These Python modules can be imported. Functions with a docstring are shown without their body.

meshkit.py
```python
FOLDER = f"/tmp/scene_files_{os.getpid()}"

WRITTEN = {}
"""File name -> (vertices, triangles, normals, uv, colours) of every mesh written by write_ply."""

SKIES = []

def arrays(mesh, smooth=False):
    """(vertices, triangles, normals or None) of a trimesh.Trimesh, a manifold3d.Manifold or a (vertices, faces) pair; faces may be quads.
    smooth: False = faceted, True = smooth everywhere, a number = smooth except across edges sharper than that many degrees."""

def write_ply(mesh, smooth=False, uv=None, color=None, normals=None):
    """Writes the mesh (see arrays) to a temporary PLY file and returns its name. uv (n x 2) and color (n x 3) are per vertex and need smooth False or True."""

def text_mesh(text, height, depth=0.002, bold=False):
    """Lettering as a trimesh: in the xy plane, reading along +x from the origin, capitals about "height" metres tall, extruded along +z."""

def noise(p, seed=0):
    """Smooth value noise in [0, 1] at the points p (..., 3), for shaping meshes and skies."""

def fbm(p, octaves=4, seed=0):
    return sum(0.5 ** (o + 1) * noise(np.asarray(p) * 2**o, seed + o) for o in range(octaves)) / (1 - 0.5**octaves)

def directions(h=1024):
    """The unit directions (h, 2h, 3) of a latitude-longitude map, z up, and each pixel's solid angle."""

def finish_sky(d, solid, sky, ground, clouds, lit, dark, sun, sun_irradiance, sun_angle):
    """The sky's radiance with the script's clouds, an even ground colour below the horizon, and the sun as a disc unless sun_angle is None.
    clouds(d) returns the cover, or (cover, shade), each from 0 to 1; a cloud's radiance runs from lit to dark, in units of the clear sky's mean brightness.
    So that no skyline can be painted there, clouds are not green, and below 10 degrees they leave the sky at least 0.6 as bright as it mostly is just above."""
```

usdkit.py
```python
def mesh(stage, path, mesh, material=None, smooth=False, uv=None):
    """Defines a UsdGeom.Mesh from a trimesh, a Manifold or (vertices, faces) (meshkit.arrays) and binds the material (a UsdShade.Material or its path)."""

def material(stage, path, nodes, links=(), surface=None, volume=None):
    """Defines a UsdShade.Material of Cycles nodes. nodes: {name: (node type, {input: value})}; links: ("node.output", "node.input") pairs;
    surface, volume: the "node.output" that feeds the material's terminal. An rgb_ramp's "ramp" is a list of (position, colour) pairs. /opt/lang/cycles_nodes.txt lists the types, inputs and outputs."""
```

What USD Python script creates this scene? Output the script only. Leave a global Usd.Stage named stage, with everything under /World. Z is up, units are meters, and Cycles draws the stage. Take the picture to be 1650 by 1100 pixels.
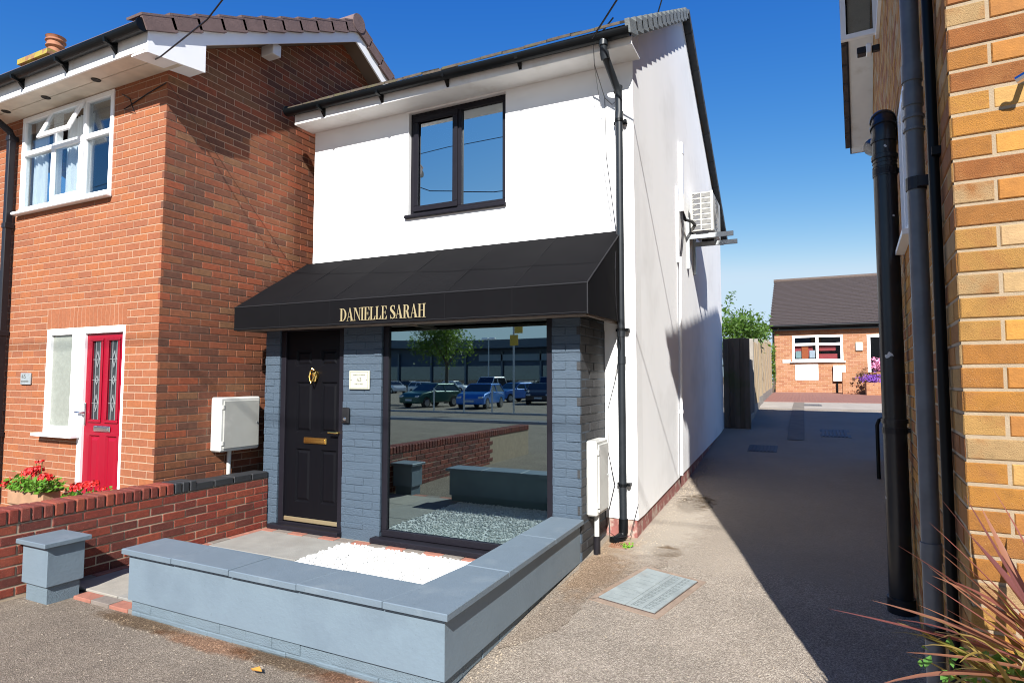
import math, random
import numpy as np, trimesh, manifold3d as m3
import usdkit, meshkit
from pxr import Usd, UsdGeom, UsdLux, UsdShade, Gf, Sdf, Vt
from shapely.geometry import Polygon, box as sbox, LineString, Point
from shapely import affinity, union_all

rng = np.random.default_rng(7)
stage = Usd.Stage.CreateInMemory()
UsdGeom.SetStageUpAxis(stage, UsdGeom.Tokens.z)
UsdGeom.SetStageMetersPerUnit(stage, 1.0)
W = UsdGeom.Xform.Define(stage, '/World')
stage.SetDefaultPrim(W.GetPrim())
UsdGeom.Scope.Define(stage, '/World/Looks')

# ------------------------------------------------------------------ camera
CAM = np.array([0.0, 0.0, 1.58]); FPX = 980.0
YAW, PITCH = math.radians(25.7), math.atan(60 / 980)
HD = np.array([-math.sin(YAW), math.cos(YAW), 0.0])
RT = np.array([math.cos(YAW), math.sin(YAW), 0.0])
FW = HD * math.cos(PITCH) + np.array([0, 0, math.sin(PITCH)])
UP = np.cross(RT, FW)
cam = UsdGeom.Camera.Define(stage, '/World/camera')
mt = Gf.Matrix4d(1)
for i, r in enumerate((RT, UP, -FW, CAM)):
    mt.SetRow3(i, Gf.Vec3d(*map(float, r)))
cam.AddTransformOp().Set(mt)
cam.CreateHorizontalApertureAttr(36.0); cam.CreateVerticalApertureAttr(24.0)
cam.CreateFocalLengthAttr(FPX / 1650 * 36.0)
cam.CreateClippingRangeAttr(Gf.Vec2f(0.05, 2000))
cam.CreateExposureAttr(1.1)

# ------------------------------------------------------------------ sky and sun
SUN_EL, SUN_AZ = math.radians(37.5), math.radians(17.6)
SD = np.array([math.sin(SUN_AZ) * math.cos(SUN_EL), -math.cos(SUN_AZ) * math.cos(SUN_EL), math.sin(SUN_EL)])
SKY_STR, SKY_EXP = 0.06, 1.1
_sn = {'sky': ('sky_texture', {'sky_type': 'single_scattering', 'sun_disc': False, 'sun_elevation': SUN_EL, 'sun_rotation': math.atan2(SD[0], SD[1]),
                               'altitude': 50.0, 'air_density': 1.0, 'aerosol_density': 0.1, 'ozone_density': 3.0}),
       'sep': ('separate_color', {'color_type': 'rgb'}), 'com': ('combine_color', {'color_type': 'rgb'}), 'bg': ('background_shader', {'strength': SKY_STR})}
_sl = [('sky.color', 'sep.color'), ('com.color', 'bg.color')]
# the deep saturated blue of the photograph: one tone curve per channel over the whole sky
for c_, g_, a_, cap in (('r', 2.4, 8.3, .60), ('g', 1.3, 1.80, .78), ('b', .5, 1.10, .95)):
    k_ = 1 / (SKY_STR * 2 ** SKY_EXP)
    _sn['m' + c_] = ('math', {'math_type': 'multiply', 'value2': .0956})
    _sn['p' + c_] = ('math', {'math_type': 'power', 'value2': g_})
    _sn['a' + c_] = ('math', {'math_type': 'multiply', 'value2': a_})
    _sn['c' + c_] = ('math', {'math_type': 'smoothmin', 'value2': cap, 'value3': .15})
    _sn['k' + c_] = ('math', {'math_type': 'multiply', 'value2': k_})
    _sl += [('sep.' + c_, f'm{c_}.value1'), (f'm{c_}.value', f'p{c_}.value1'), (f'p{c_}.value', f'a{c_}.value1'), (f'a{c_}.value', f'c{c_}.value1'), (f'c{c_}.value', f'k{c_}.value1'), (f'k{c_}.value', 'com.' + c_)]
sky_m = usdkit.material(stage, '/World/Looks/sky', _sn, _sl, surface='bg.background')
dome = UsdLux.DomeLight.Define(stage, '/World/sky')
UsdShade.MaterialBindingAPI.Apply(dome.GetPrim()).Bind(sky_m)
dome.GetPrim().SetCustomDataByKey('kind', 'structure')
sun = UsdLux.DistantLight.Define(stage, '/World/sun')
sun.CreateNormalizeAttr(True); sun.CreateIntensityAttr(1.25); sun.CreateAngleAttr(0.5)
sun.CreateColorAttr(Gf.Vec3f(1.0, 0.975, 0.93))
zz = SD; xx = np.cross([0, 0, 1.0], zz); xx /= np.linalg.norm(xx); yy = np.cross(zz, xx)
ml = Gf.Matrix4d(1)
for i, r in enumerate((xx, yy, zz)):
    ml.SetRow3(i, Gf.Vec3d(*map(float, r)))
sun.AddTransformOp().Set(ml)

# ------------------------------------------------------------------ helpers: materials
MATS = {}; COLS = {}
FULL = ('white_', 'asphalt', 'grit', 'fascia', 'paint_slate', 'brass', 'chrome', 'gutter', 'curtain', 'road', 'kerb', 'soffit', 'sign_white', 'car_', 'galvanised', 'aw', 'black', 'door_black', 'anthracite', 'dark_', 'soil', 'petals', 'concrete_pale', 'poster', 'red_screen', 'leaf_')
def trim(name, c):
    k = 1.0 if name.startswith(FULL) else .70
    return tuple(x * k for x in c)
def M(name, col=(.5, .5, .5), rough=.6, var=0.0, vs=6.0, bump=0.0, bs=80.0, metal=0.0, spec=.5, island=None,
      speck=None, aniso=None, coat=0.0, big=None, bdist=.01):
    """principled; var = brightness variation by noise (scale vs); island = list of colours picked per loose piece;
    speck = (scale, colour, threshold) fine speckles; big = (scale, colour, lo, hi) large stains; aniso = stretch of the noise."""
    if name in MATS: return MATS[name]
    col = trim(name, col)
    if isinstance(island, list): island = [trim(name, c) for c in island]
    if big: big = (big[0], trim(name, big[1]), *big[2:])
    if speck: speck = [(a_, trim(name, c_), *r_) for a_, c_, *r_ in speck]
    n = {'p': ('principled_bsdf', {'base_color': tuple(col), 'roughness': rough, 'metallic': metal, 'specular_ior_level': spec, 'coat_weight': coat}),
         'g': ('geometry', {})}
    L = []
    vec = 'g.position'
    if aniso:
        n['mp'] = ('mapping', {'scale': tuple(aniso)}); L.append(('g.position', 'mp.vector')); vec = 'mp.vector'
    cur = None
    COLS[name] = tuple(col)
    if island == 'tone':
        n['at'] = ('attribute', {'attribute': 'tone'}); cur = 'at.color'
    elif island:
        n['ir'] = ('rgb_ramp', {'ramp': [((i + .0) / len(island), c) for i, c in enumerate(island)], 'interpolate': False})
        L.append(('g.random_per_island', 'ir.fac')); cur = 'ir.color'
    else:
        n['c0'] = ('color', {'value': tuple(col)}); cur = 'c0.color'
    if var:
        n['nz'] = ('noise_texture', {'scale': vs, 'detail': 5.0, 'roughness': .6}); L.append((vec, 'nz.vector'))
        n['mr'] = ('map_range', {'from_min': .25, 'from_max': .75, 'to_min': 1 - var, 'to_max': 1 + var}); L.append(('nz.fac', 'mr.value'))
        n['mx'] = ('mix_color', {'blend_type': 'multiply', 'fac': 1.0, 'use_clamp': False})
        n['cc'] = ('combine_xyz', {}); L += [('mr.result', 'cc.x'), ('mr.result', 'cc.y'), ('mr.result', 'cc.z')]
        L += [(cur, 'mx.a'), ('cc.vector', 'mx.b')]; cur = 'mx.result'
    if big:
        n['bn'] = ('noise_texture', {'scale': big[0], 'detail': 4.0, 'roughness': .62}); L.append(('g.position', 'bn.vector'))
        n['bm'] = ('map_range', {'from_min': big[2], 'from_max': big[3], 'to_min': 0.0, 'to_max': 1.0, 'clamp': True}); L.append(('bn.fac', 'bm.value'))
        n['bx'] = ('mix_color', {'blend_type': 'mix', 'b': tuple(big[1])}); L += [('bm.result', 'bx.fac'), (cur, 'bx.a')]; cur = 'bx.result'
    if speck:
        for k, (sc, cl, lo, hi) in enumerate(speck):
            n[f'sn{k}'] = ('noise_texture', {'scale': sc, 'detail': 2.0, 'roughness': .5}); L.append(('g.position', f'sn{k}.vector'))
            n[f'sm{k}'] = ('map_range', {'from_min': lo, 'from_max': hi, 'to_min': 0.0, 'to_max': 1.0, 'clamp': True}); L.append((f'sn{k}.fac', f'sm{k}.value'))
            n[f'sx{k}'] = ('mix_color', {'blend_type': 'mix', 'b': tuple(cl)}); L += [(f'sm{k}.result', f'sx{k}.fac'), (cur, f'sx{k}.a')]; cur = f'sx{k}.result'
    L.append((cur, 'p.base_color'))
    if bump:
        n['bt'] = ('noise_texture', {'scale': bs, 'detail': 4.0, 'roughness': .65}); L.append((vec, 'bt.vector'))
        n['bu'] = ('bump', {'strength': bump, 'distance': bdist}); L += [('bt.fac', 'bu.height'), ('bu.normal', 'p.normal')]
    MATS[name] = usdkit.material(stage, '/World/Looks/' + name, n, L, surface='p.BSDF')
    return MATS[name]

def glass_mat(name, tint=(.15, .2, .2), refl=(.8, .9, .9), fac=.35, rough=0.0):
    n = {'t': ('transparent_bsdf', {'color': tint}), 'gl': ('glossy_bsdf', {'color': refl, 'roughness': rough}),
         'lw': ('layer_weight', {'blend': .5}), 'pw': ('math', {'math_type': 'power', 'value2': 4.5}), 'mr': ('map_range', {'from_min': 0.0, 'from_max': 1.0, 'to_min': fac, 'to_max': 1.0}),
         'm': ('mix_closure', {})}
    MATS[name] = usdkit.material(stage, '/World/Looks/' + name, n, [('lw.facing', 'pw.value1'), ('pw.value', 'mr.value'), ('mr.result', 'm.fac'), ('t.BSDF', 'm.closure1'), ('gl.BSDF', 'm.closure2')], surface='m.closure')
    return MATS[name]

def leaf_mat(name, cols, trans=(.2, .35, .05), tf=.3, rough=.5):
    n = {'p': ('principled_bsdf', {'roughness': rough, 'specular_ior_level': .3}), 't': ('translucent_bsdf', {'color': trans}), 'g': ('geometry', {}),
         'r': ('rgb_ramp', {'ramp': [(i / max(1, len(cols) - 1), c) for i, c in enumerate(cols)]}), 'm': ('mix_closure', {'fac': tf})}
    MATS[name] = usdkit.material(stage, '/World/Looks/' + name, n, [('g.random_per_island', 'r.fac'), ('r.color', 'p.base_color'), ('p.BSDF', 'm.closure1'), ('t.BSDF', 'm.closure2')], surface='m.closure')
    return MATS[name]

# ------------------------------------------------------------------ helpers: meshes and prims
class MB:
    def __init__(s): s.v = []; s.f = []; s.n = 0
    def add(s, v, f):
        v = np.asarray(v, float); f = np.asarray(f, int)
        s.v.append(v); s.f.append(f + s.n); s.n += len(v); return s
    def mesh(s, m):
        if hasattr(m, 'to_mesh'):
            q = m.to_mesh(); return s.add(q.vert_properties[:, :3], q.tri_verts)
        return s.add(m.vertices, m.faces)
    def box(s, x0, x1, y0, y1, z0, z1, b=0.0):
        x0, x1 = min(x0, x1), max(x0, x1); y0, y1 = min(y0, y1), max(y0, y1); z0, z1 = min(z0, z1), max(z0, z1)
        if b > 0:
            b = min(b, (x1 - x0) * .45, (y1 - y0) * .45, (z1 - z0) * .45)
            pts = []
            for x, sx in ((x0, 1), (x1, -1)):
                for y, sy in ((y0, 1), (y1, -1)):
                    for z, sz in ((z0, 1), (z1, -1)):
                        pts += [(x + sx * b, y + sy * b, z), (x + sx * b, y, z + sz * b), (x, y + sy * b, z + sz * b)]
            return s.mesh(m3.Manifold.hull_points(np.array(pts)))
        v = [(x, y, z) for x in (x0, x1) for y in (y0, y1) for z in (z0, z1)]
        f = [(0, 1, 3), (0, 3, 2), (4, 6, 7), (4, 7, 5), (0, 4, 5), (0, 5, 1), (2, 3, 7), (2, 7, 6), (0, 2, 6), (0, 6, 4), (1, 5, 7), (1, 7, 3)]
        return s.add(v, f)
    def obox(s, c, ax, ay, az, hx, hy, hz):
        """oriented box: centre, three axes and half sizes"""
        c, ax, ay, az = (np.asarray(q, float) for q in (c, ax, ay, az))
        v = [c + ax * hx * i + ay * hy * j + az * hz * k for i in (-1, 1) for j in (-1, 1) for k in (-1, 1)]
        f = [(0, 1, 3), (0, 3, 2), (4, 6, 7), (4, 7, 5), (0, 4, 5), (0, 5, 1), (2, 3, 7), (2, 7, 6), (0, 2, 6), (0, 6, 4), (1, 5, 7), (1, 7, 3)]
        if np.dot(np.cross(ax, ay), az) < 0: f = [q[::-1] for q in f]
        return s.add(v, f)
    def tube(s, pts, r, n=10, caps=True):
        pts = np.asarray(pts, float); k = len(pts)
        rr = np.full(k, r) if np.ndim(r) == 0 else np.asarray(r, float)
        t = np.gradient(pts, axis=0) if k > 2 else np.repeat((pts[1:] - pts[:1]), 2, 0)
        t /= np.linalg.norm(t, axis=1, keepdims=True) + 1e-12
        a = np.array([0, 0, 1.0]) if abs(t[0][2]) < .9 else np.array([1.0, 0, 0])
        u = np.cross(t[0], a); u /= np.linalg.norm(u); V = []
        for i in range(k):
            u = u - t[i] * (u @ t[i]); u /= np.linalg.norm(u) + 1e-12; w = np.cross(t[i], u)
            for j in range(n):
                q = 2 * math.pi * j / n; V.append(pts[i] + rr[i] * (u * math.cos(q) + w * math.sin(q)))
        F = []
        for i in range(k - 1):
            for j in range(n):
                a0, a1, b0, b1 = i * n + j, i * n + (j + 1) % n, (i + 1) * n + j, (i + 1) * n + (j + 1) % n
                F += [(a0, a1, b1), (a0, b1, b0)]
        if caps:
            for base, end, fl in ((0, 0, True), ((k - 1) * n, k - 1, False)):
                V.append(pts[end]); c = len(V) - 1
                for j in range(n):
                    q = (base + j, base + (j + 1) % n)
                    F.append((c, q[1], q[0]) if fl else (c, q[0], q[1]))
        return s.add(V, F)
    def poly(s, P, u, v, n, o, d0, d1):
        """extrude a shapely polygon in the plane (o; u, v) from d0 to d1 along n"""
        for g in (getattr(P, 'geoms', [P])):
            if g.is_empty or g.area < 1e-9: continue
            e = trimesh.creation.extrude_polygon(g, 1.0, engine='earcut')
            q = e.vertices; V = np.asarray(o, float) + q[:, :1] * np.asarray(u, float) + q[:, 1:2] * np.asarray(v, float) + (d0 + q[:, 2:3] * (d1 - d0)) * np.asarray(n, float)
            F = e.faces if np.dot(np.cross(u, v), n) * (d1 - d0) > 0 else e.faces[:, ::-1]
            s.add(V, F)
        return s
    def xz(s, P, y0, y1): return s.poly(P, (1, 0, 0), (0, 0, 1), (0, 1, 0), (0, 0, 0), y0, y1)
    def yz(s, P, x0, x1): return s.poly(P, (0, 1, 0), (0, 0, 1), (1, 0, 0), (0, 0, 0), x0, x1)
    def xy(s, P, z0, z1): return s.poly(P, (1, 0, 0), (0, 1, 0), (0, 0, 1), (0, 0, 0), z0, z1)
    def lathe(s, prof, c=(0, 0, 0), n=24):
        V, F = [], []
        for r, z in prof:
            for j in range(n):
                a = 2 * math.pi * j / n; V.append((c[0] + r * math.cos(a), c[1] + r * math.sin(a), c[2] + z))
        for i in range(len(prof) - 1):
            for j in range(n):
                a0, a1 = i * n + j, i * n + (j + 1) % n; F += [(a0, a1, a1 + n), (a0, a1 + n, a0 + n)]
        return s.add(V, F)
    def frame(s, x0, x1, z0, z1, w, y0, y1, b=.004):
        s.box(x0, x1, y0, y1, z0, z0 + w, b); s.box(x0, x1, y0, y1, z1 - w, z1, b)
        s.box(x0, x0 + w, y0, y1, z0 + w, z1 - w, b); s.box(x1 - w, x1, y0, y1, z0 + w, z1 - w, b); return s
    def arr(s): return np.vstack(s.v), np.vstack(s.f)

USED = {}
LOC = {}
def path_for(parent, name):
    p = parent.GetPath().pathString if parent else '/World'
    k = (p, name); i = USED.get(k, 0); USED[k] = i + 1
    return f'{p}/{name}' + (f'_{i:03d}' if i else '')
def meta(o, label=None, cat=None, group=None, kind=None):
    o = o.GetPrim() if hasattr(o, 'GetPrim') else o
    for k, v in (('label', label), ('category', cat), ('group', group), ('kind', kind)):
        if v: o.SetCustomDataByKey(k, v)
    return o
def thing(name, label, cat, loc=(0, 0, 0), rotz=0, group=None):
    x = UsdGeom.Xform.Define(stage, path_for(None, name))
    x.AddTranslateOp().Set(Gf.Vec3d(*map(float, loc)))
    if rotz: x.AddRotateZOp().Set(float(rotz))
    LOC[x.GetPath().pathString] = np.zeros(3) if rotz else np.array(loc, float)
    return meta(x, label, cat, group)
def part(parent, name, mb, mat, smooth=False, label=None, kind=None):
    """mb: MB, trimesh, manifold or (v, f) in world coordinates (or in the thing's own when it is turned)"""
    if isinstance(mb, MB): v, f = mb.arr()
    else: v, f, _ = meshkit.arrays(mb)
    off = LOC.get(parent.GetPath().pathString, np.zeros(3)) if parent else np.zeros(3)
    p = path_for(parent, name)
    m = usdkit.mesh(stage, p, (v - off, f), mat, smooth=smooth)
    LOC[p] = off
    return meta(m, label, kind=kind)
def single(name, mb, mat, label=None, cat=None, group=None, kind=None, smooth=False):
    return meta(part(None, name, mb, mat, smooth), label, cat, group, kind)
def project(p):
    d = np.asarray(p, float) - CAM; z = d @ FW
    return (825 + FPX * (d @ RT) / z, 550 - FPX * (d @ UP) / z, z) if z > .2 else (9e9, 9e9, z)

# bricks -------------------------------------------------------------
def brick_rects(poly, holes=(), course=.075, length=.225, joint=.01, v0=0.0, u0=0.0, soldier=False):
    """clipped brick outlines of a stretcher-bond wall in (u, v)"""
    x0, y0, x1, y1 = poly.bounds; out = []
    reg = poly
    for h in holes: reg = reg.difference(h)
    i0 = math.floor((y0 - v0) / course)
    for i in range(i0, math.ceil((y1 - v0) / course) + 1):
        v = v0 + i * course
        off = (i % 2) * length / 2 + u0
        k0 = math.floor((x0 - off) / length)
        for k in range(k0, math.ceil((x1 - off) / length) + 1):
            u = off + k * length
            r = sbox(u + joint / 2, v + joint / 2, u + length - joint / 2, v + course - joint / 2)
            if not reg.intersects(r): continue
            q = reg.intersection(r)
            for g in getattr(q, 'geoms', [q]):
                if g.geom_type == 'Polygon' and g.area > 4e-4: out.append(g)
    return out
def brick_piece(g, o, u, n, depth=.03, proud=0.0, ch=.003, v=(0, 0, 1)):
    """a chamfered brick from its outline: closed front and sides"""
    o, u, n, v = (np.asarray(q, float) for q in (o, u, n, v))
    c = np.array(g.exterior.coords)[:-1]
    if not g.exterior.is_ccw: c = c[::-1]
    gi = g.buffer(-ch, join_style=2)
    ci = np.array(gi.exterior.coords)[:-1] if gi.geom_type == 'Polygon' and not gi.is_empty else c
    if gi.geom_type == 'Polygon' and not gi.is_empty and not gi.exterior.is_ccw: ci = ci[::-1]
    if len(ci) != len(c): ci = c
    else:
        k = np.argmin(((ci - c[0]) ** 2).sum(1)); ci = np.roll(ci, -k, axis=0)
    m = len(c)
    def P(q, d): return o + q[:, :1] * u + q[:, 1:2] * v + d * n
    V = np.vstack([P(c, -depth), P(c, proud - ch), P(ci, proud)])
    F = []
    for a in (0, m):
        for j in range(m):
            b0, b1 = a + j, a + (j + 1) % m; F += [(b0, b1, b1 + m), (b0, b1 + m, b0 + m)]
    F += [(2 * m, 2 * m + j, 2 * m + j + 1) for j in range(1, m - 1)]
    F = np.array(F)
    if np.dot(np.cross(u, v), n) < 0: F = F[:, ::-1]
    return V, F
def lay_bricks(parent, walls, stuffmat, limit=300, name='brick', stuffname='brickwork', margin=350, towrld=None, jit=.0012, grp=None):
    """walls: list of (rects, o, u, n, chamfer, matset). Nearest in view become parts, the rest one stuff part."""
    items = []
    for rects, o, u, n, ch, ms in walls:
        for g in rects:
            c = np.asarray(o, float) + np.asarray(u, float) * g.centroid.x + np.array([0, 0, g.centroid.y])
            cw = towrld(c) if towrld else c
            x, y, z = project(cw)
            if not (-margin < x < 1650 + margin and -margin < y < 1100 + margin): continue
            inside = 0 <= x < 1650 and 0 <= y < 1100
            nn = towrld(np.asarray(n, float), True) if towrld else np.asarray(n, float)
            dd = CAM - cw; size = g.area * max(0.0, (dd @ nn) / np.linalg.norm(dd)) / (z * z)
            items.append((-(size if inside else size * 1e-3), len(items), g, o, u, n, ch, ms))
    items.sort(key=lambda q: q[:2])
    st = MB(); tone = []
    for i, (_, _, g, o, u, n, ch, ms) in enumerate(items):
        V, F = brick_piece(g, o, u, n, proud=float(rng.uniform(-jit, jit)), ch=ch)
        mk = ms[rng.integers(len(ms))]
        if i < limit: part(parent, name, (V, F), mk)
        else: st.add(V, F); tone.append(np.tile(COLS[mk.GetPath().name], (len(V), 1)))
    if st.n:
        q = part(parent, stuffname, st, stuffmat, kind='stuff')
        UsdGeom.PrimvarsAPI(q).CreatePrimvar('tone', Sdf.ValueTypeNames.Color3fArray, 'vertex').Set(Vt.Vec3fArray.FromNumpy(np.vstack(tone).astype(np.float32)))
    return len(items)

# ------------------------------------------------------------------ palette
def variants(pre, cols, **kw): return [M(f'{pre}_{i}', c, **kw) for i, c in enumerate(cols)]
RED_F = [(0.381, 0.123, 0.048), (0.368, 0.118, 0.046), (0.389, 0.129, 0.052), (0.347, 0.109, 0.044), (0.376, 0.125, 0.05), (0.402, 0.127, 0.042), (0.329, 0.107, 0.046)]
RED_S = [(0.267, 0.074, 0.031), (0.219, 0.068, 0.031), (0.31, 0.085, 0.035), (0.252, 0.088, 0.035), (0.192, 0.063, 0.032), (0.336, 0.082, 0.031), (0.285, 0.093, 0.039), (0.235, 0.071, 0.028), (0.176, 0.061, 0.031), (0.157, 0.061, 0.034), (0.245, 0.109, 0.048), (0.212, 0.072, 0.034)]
BND = [(0.23, 0.034, 0.018), (0.177, 0.029, 0.017), (0.266, 0.045, 0.021), (0.142, 0.029, 0.018), (0.212, 0.043, 0.026), (0.292, 0.057, 0.026)]
GLD = [(0.475, 0.202, 0.028), (0.457, 0.235, 0.052), (0.403, 0.161, 0.024), (0.512, 0.241, 0.039), (0.366, 0.146, 0.026), (0.494, 0.275, 0.077), (0.311, 0.105, 0.019), (0.47, 0.3, 0.14), (0.44, 0.28, 0.12)]
FAR = [(0.451, 0.207, 0.098), (0.419, 0.184, 0.081), (0.484, 0.23, 0.122), (0.388, 0.154, 0.073)]
mort_f = M('mortar_cream', (.60, .40, .27), .9, .12, 14, .3, 200)
mort_s = M('mortar_tan', (.56, .43, .30), .9, .15, 14, .3, 200)
mort_r = M('mortar_grey', (.42, .32, .21), .9, .12, 20, .5, 260)
kw = dict(rough=.85, var=.16, vs=38, bump=.35, bs=180)
bs_tone = M('brickwork_mixed', island='tone', **kw)
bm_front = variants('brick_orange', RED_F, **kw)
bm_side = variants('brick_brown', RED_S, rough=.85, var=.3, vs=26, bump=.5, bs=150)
bm_bnd = variants('brick_dark_red', BND, rough=.8, var=.32, vs=30, bump=.6, bs=130, speck=[(170, (.5, .33, .24), .66, .74)])
kg = dict(rough=.88, var=.22, vs=22, bump=.8, bs=330, speck=[(420, (.20, .08, .025), .60, .72), (300, (.60, .38, .17), .66, .80)], big=(11, (.34, .14, .035), .50, .72), bdist=.008)
bm_gold = variants('brick_golden', GLD, **kg)
render_w = M('white_render', (.80, .80, .79), .75, .025, 1.5, .12, 90, big=(1.3, (.74, .735, .72), .55, .8))
render_w2 = M('white_render_side', (.84, .84, .835), .8, .04, 1.2, .12, 60, big=(.9, (.68, .675, .66), .5, .8), aniso=(1, 1, .35))
plinth_r = M('plinth_red_paint', (.36, .13, .11), .8, .25, 12, .4, 90, big=(7, (.52, .40, .33), .52, .62))
upvc = M('white_upvc', (.82, .82, .82), .3, .02, 4)
fascia_w = M('fascia_white', (.74, .73, .71), .5, .06, 5, big=(4, (.6, .57, .52), .55, .8))
soffit_t = M('soffit_weathered', (.58, .50, .40), .6, .15, 6)
black_p = M('black_upvc', (.012, .011, .014), .4, .15, 8, spec=.3)
gutter_b = M('black_gutter', (.004, .005, .006), .4, .3, 12, spec=.18)
pipe_g = M('downpipe_grey', (.13, .142, .16), .42, .25, 9, .05, 90, big=(16, (.15, .15, .16), .60, .72))
pipe_bk = M('soil_pipe_black', (.012, .012, .015), .3, .3, 9, speck=[(17, (.5, .5, .5), .715, .73)])
anthr = M('anthracite_frame', (.010, .009, .013), .45, .1, 10, spec=.2)
door_bk = M('door_black', (.0035, .0035, .005), .45, .12, 20, .08, 120, aniso=(1, 1, .15), spec=.12)
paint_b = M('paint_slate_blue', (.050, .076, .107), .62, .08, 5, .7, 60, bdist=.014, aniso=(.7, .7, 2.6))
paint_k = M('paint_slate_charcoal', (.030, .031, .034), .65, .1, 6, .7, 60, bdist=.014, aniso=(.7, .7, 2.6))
paint_l = M('paint_blue_grey_render', (.185, .245, .295), .6, .05, 3.5, .22, 40, big=(2.2, (.160, .212, .26), .50, .68), speck=[(50, (.14, .19, .225), .70, .78)])
paint_c = M('paint_coping', (.165, .215, .26), .55, .06, 4, .25, 60, big=(5, (.20, .25, .29), .55, .72), speck=[(35, (.13, .17, .20), .66, .76)])
paint_p = M('paint_plinth_brick', (.17, .23, .275), .65, .08, 9, .7, 110, bdist=.012)
awn_m = M('awning_cloth', (.0045, .0043, .0052), .85, .15, 3, .1, 500, spec=.08)
gold = M('brass', (.83, .56, .17), .22, .1, 12, metal=1.0)
chrome = M('chrome', (.7, .7, .7), .15, metal=1.0)
galv = M('galvanised', (.42, .44, .45), .45, .15, 20, metal=.8)
gilt = M('gilt_lettering', (.40, .32, .17), .55)
cream_sign = M('cream_sign', (.62, .62, .50), .4, .03, 20)
ink = M('grey_ink', (.12, .12, .1), .6)
dark_in = M('dark_interior', (.018, .026, .034), .9)
redd = M('red_door_paint', (.36, .003, .022), .42, .04, 4, spec=.3)
meter_w = M('meter_box_white', (.72, .72, .68), .45, .05, 6)
meter_g = M('meter_box_door', (.50, .50, .46), .45, .05, 6, big=(3, (.58, .57, .53), .5, .6))
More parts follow.
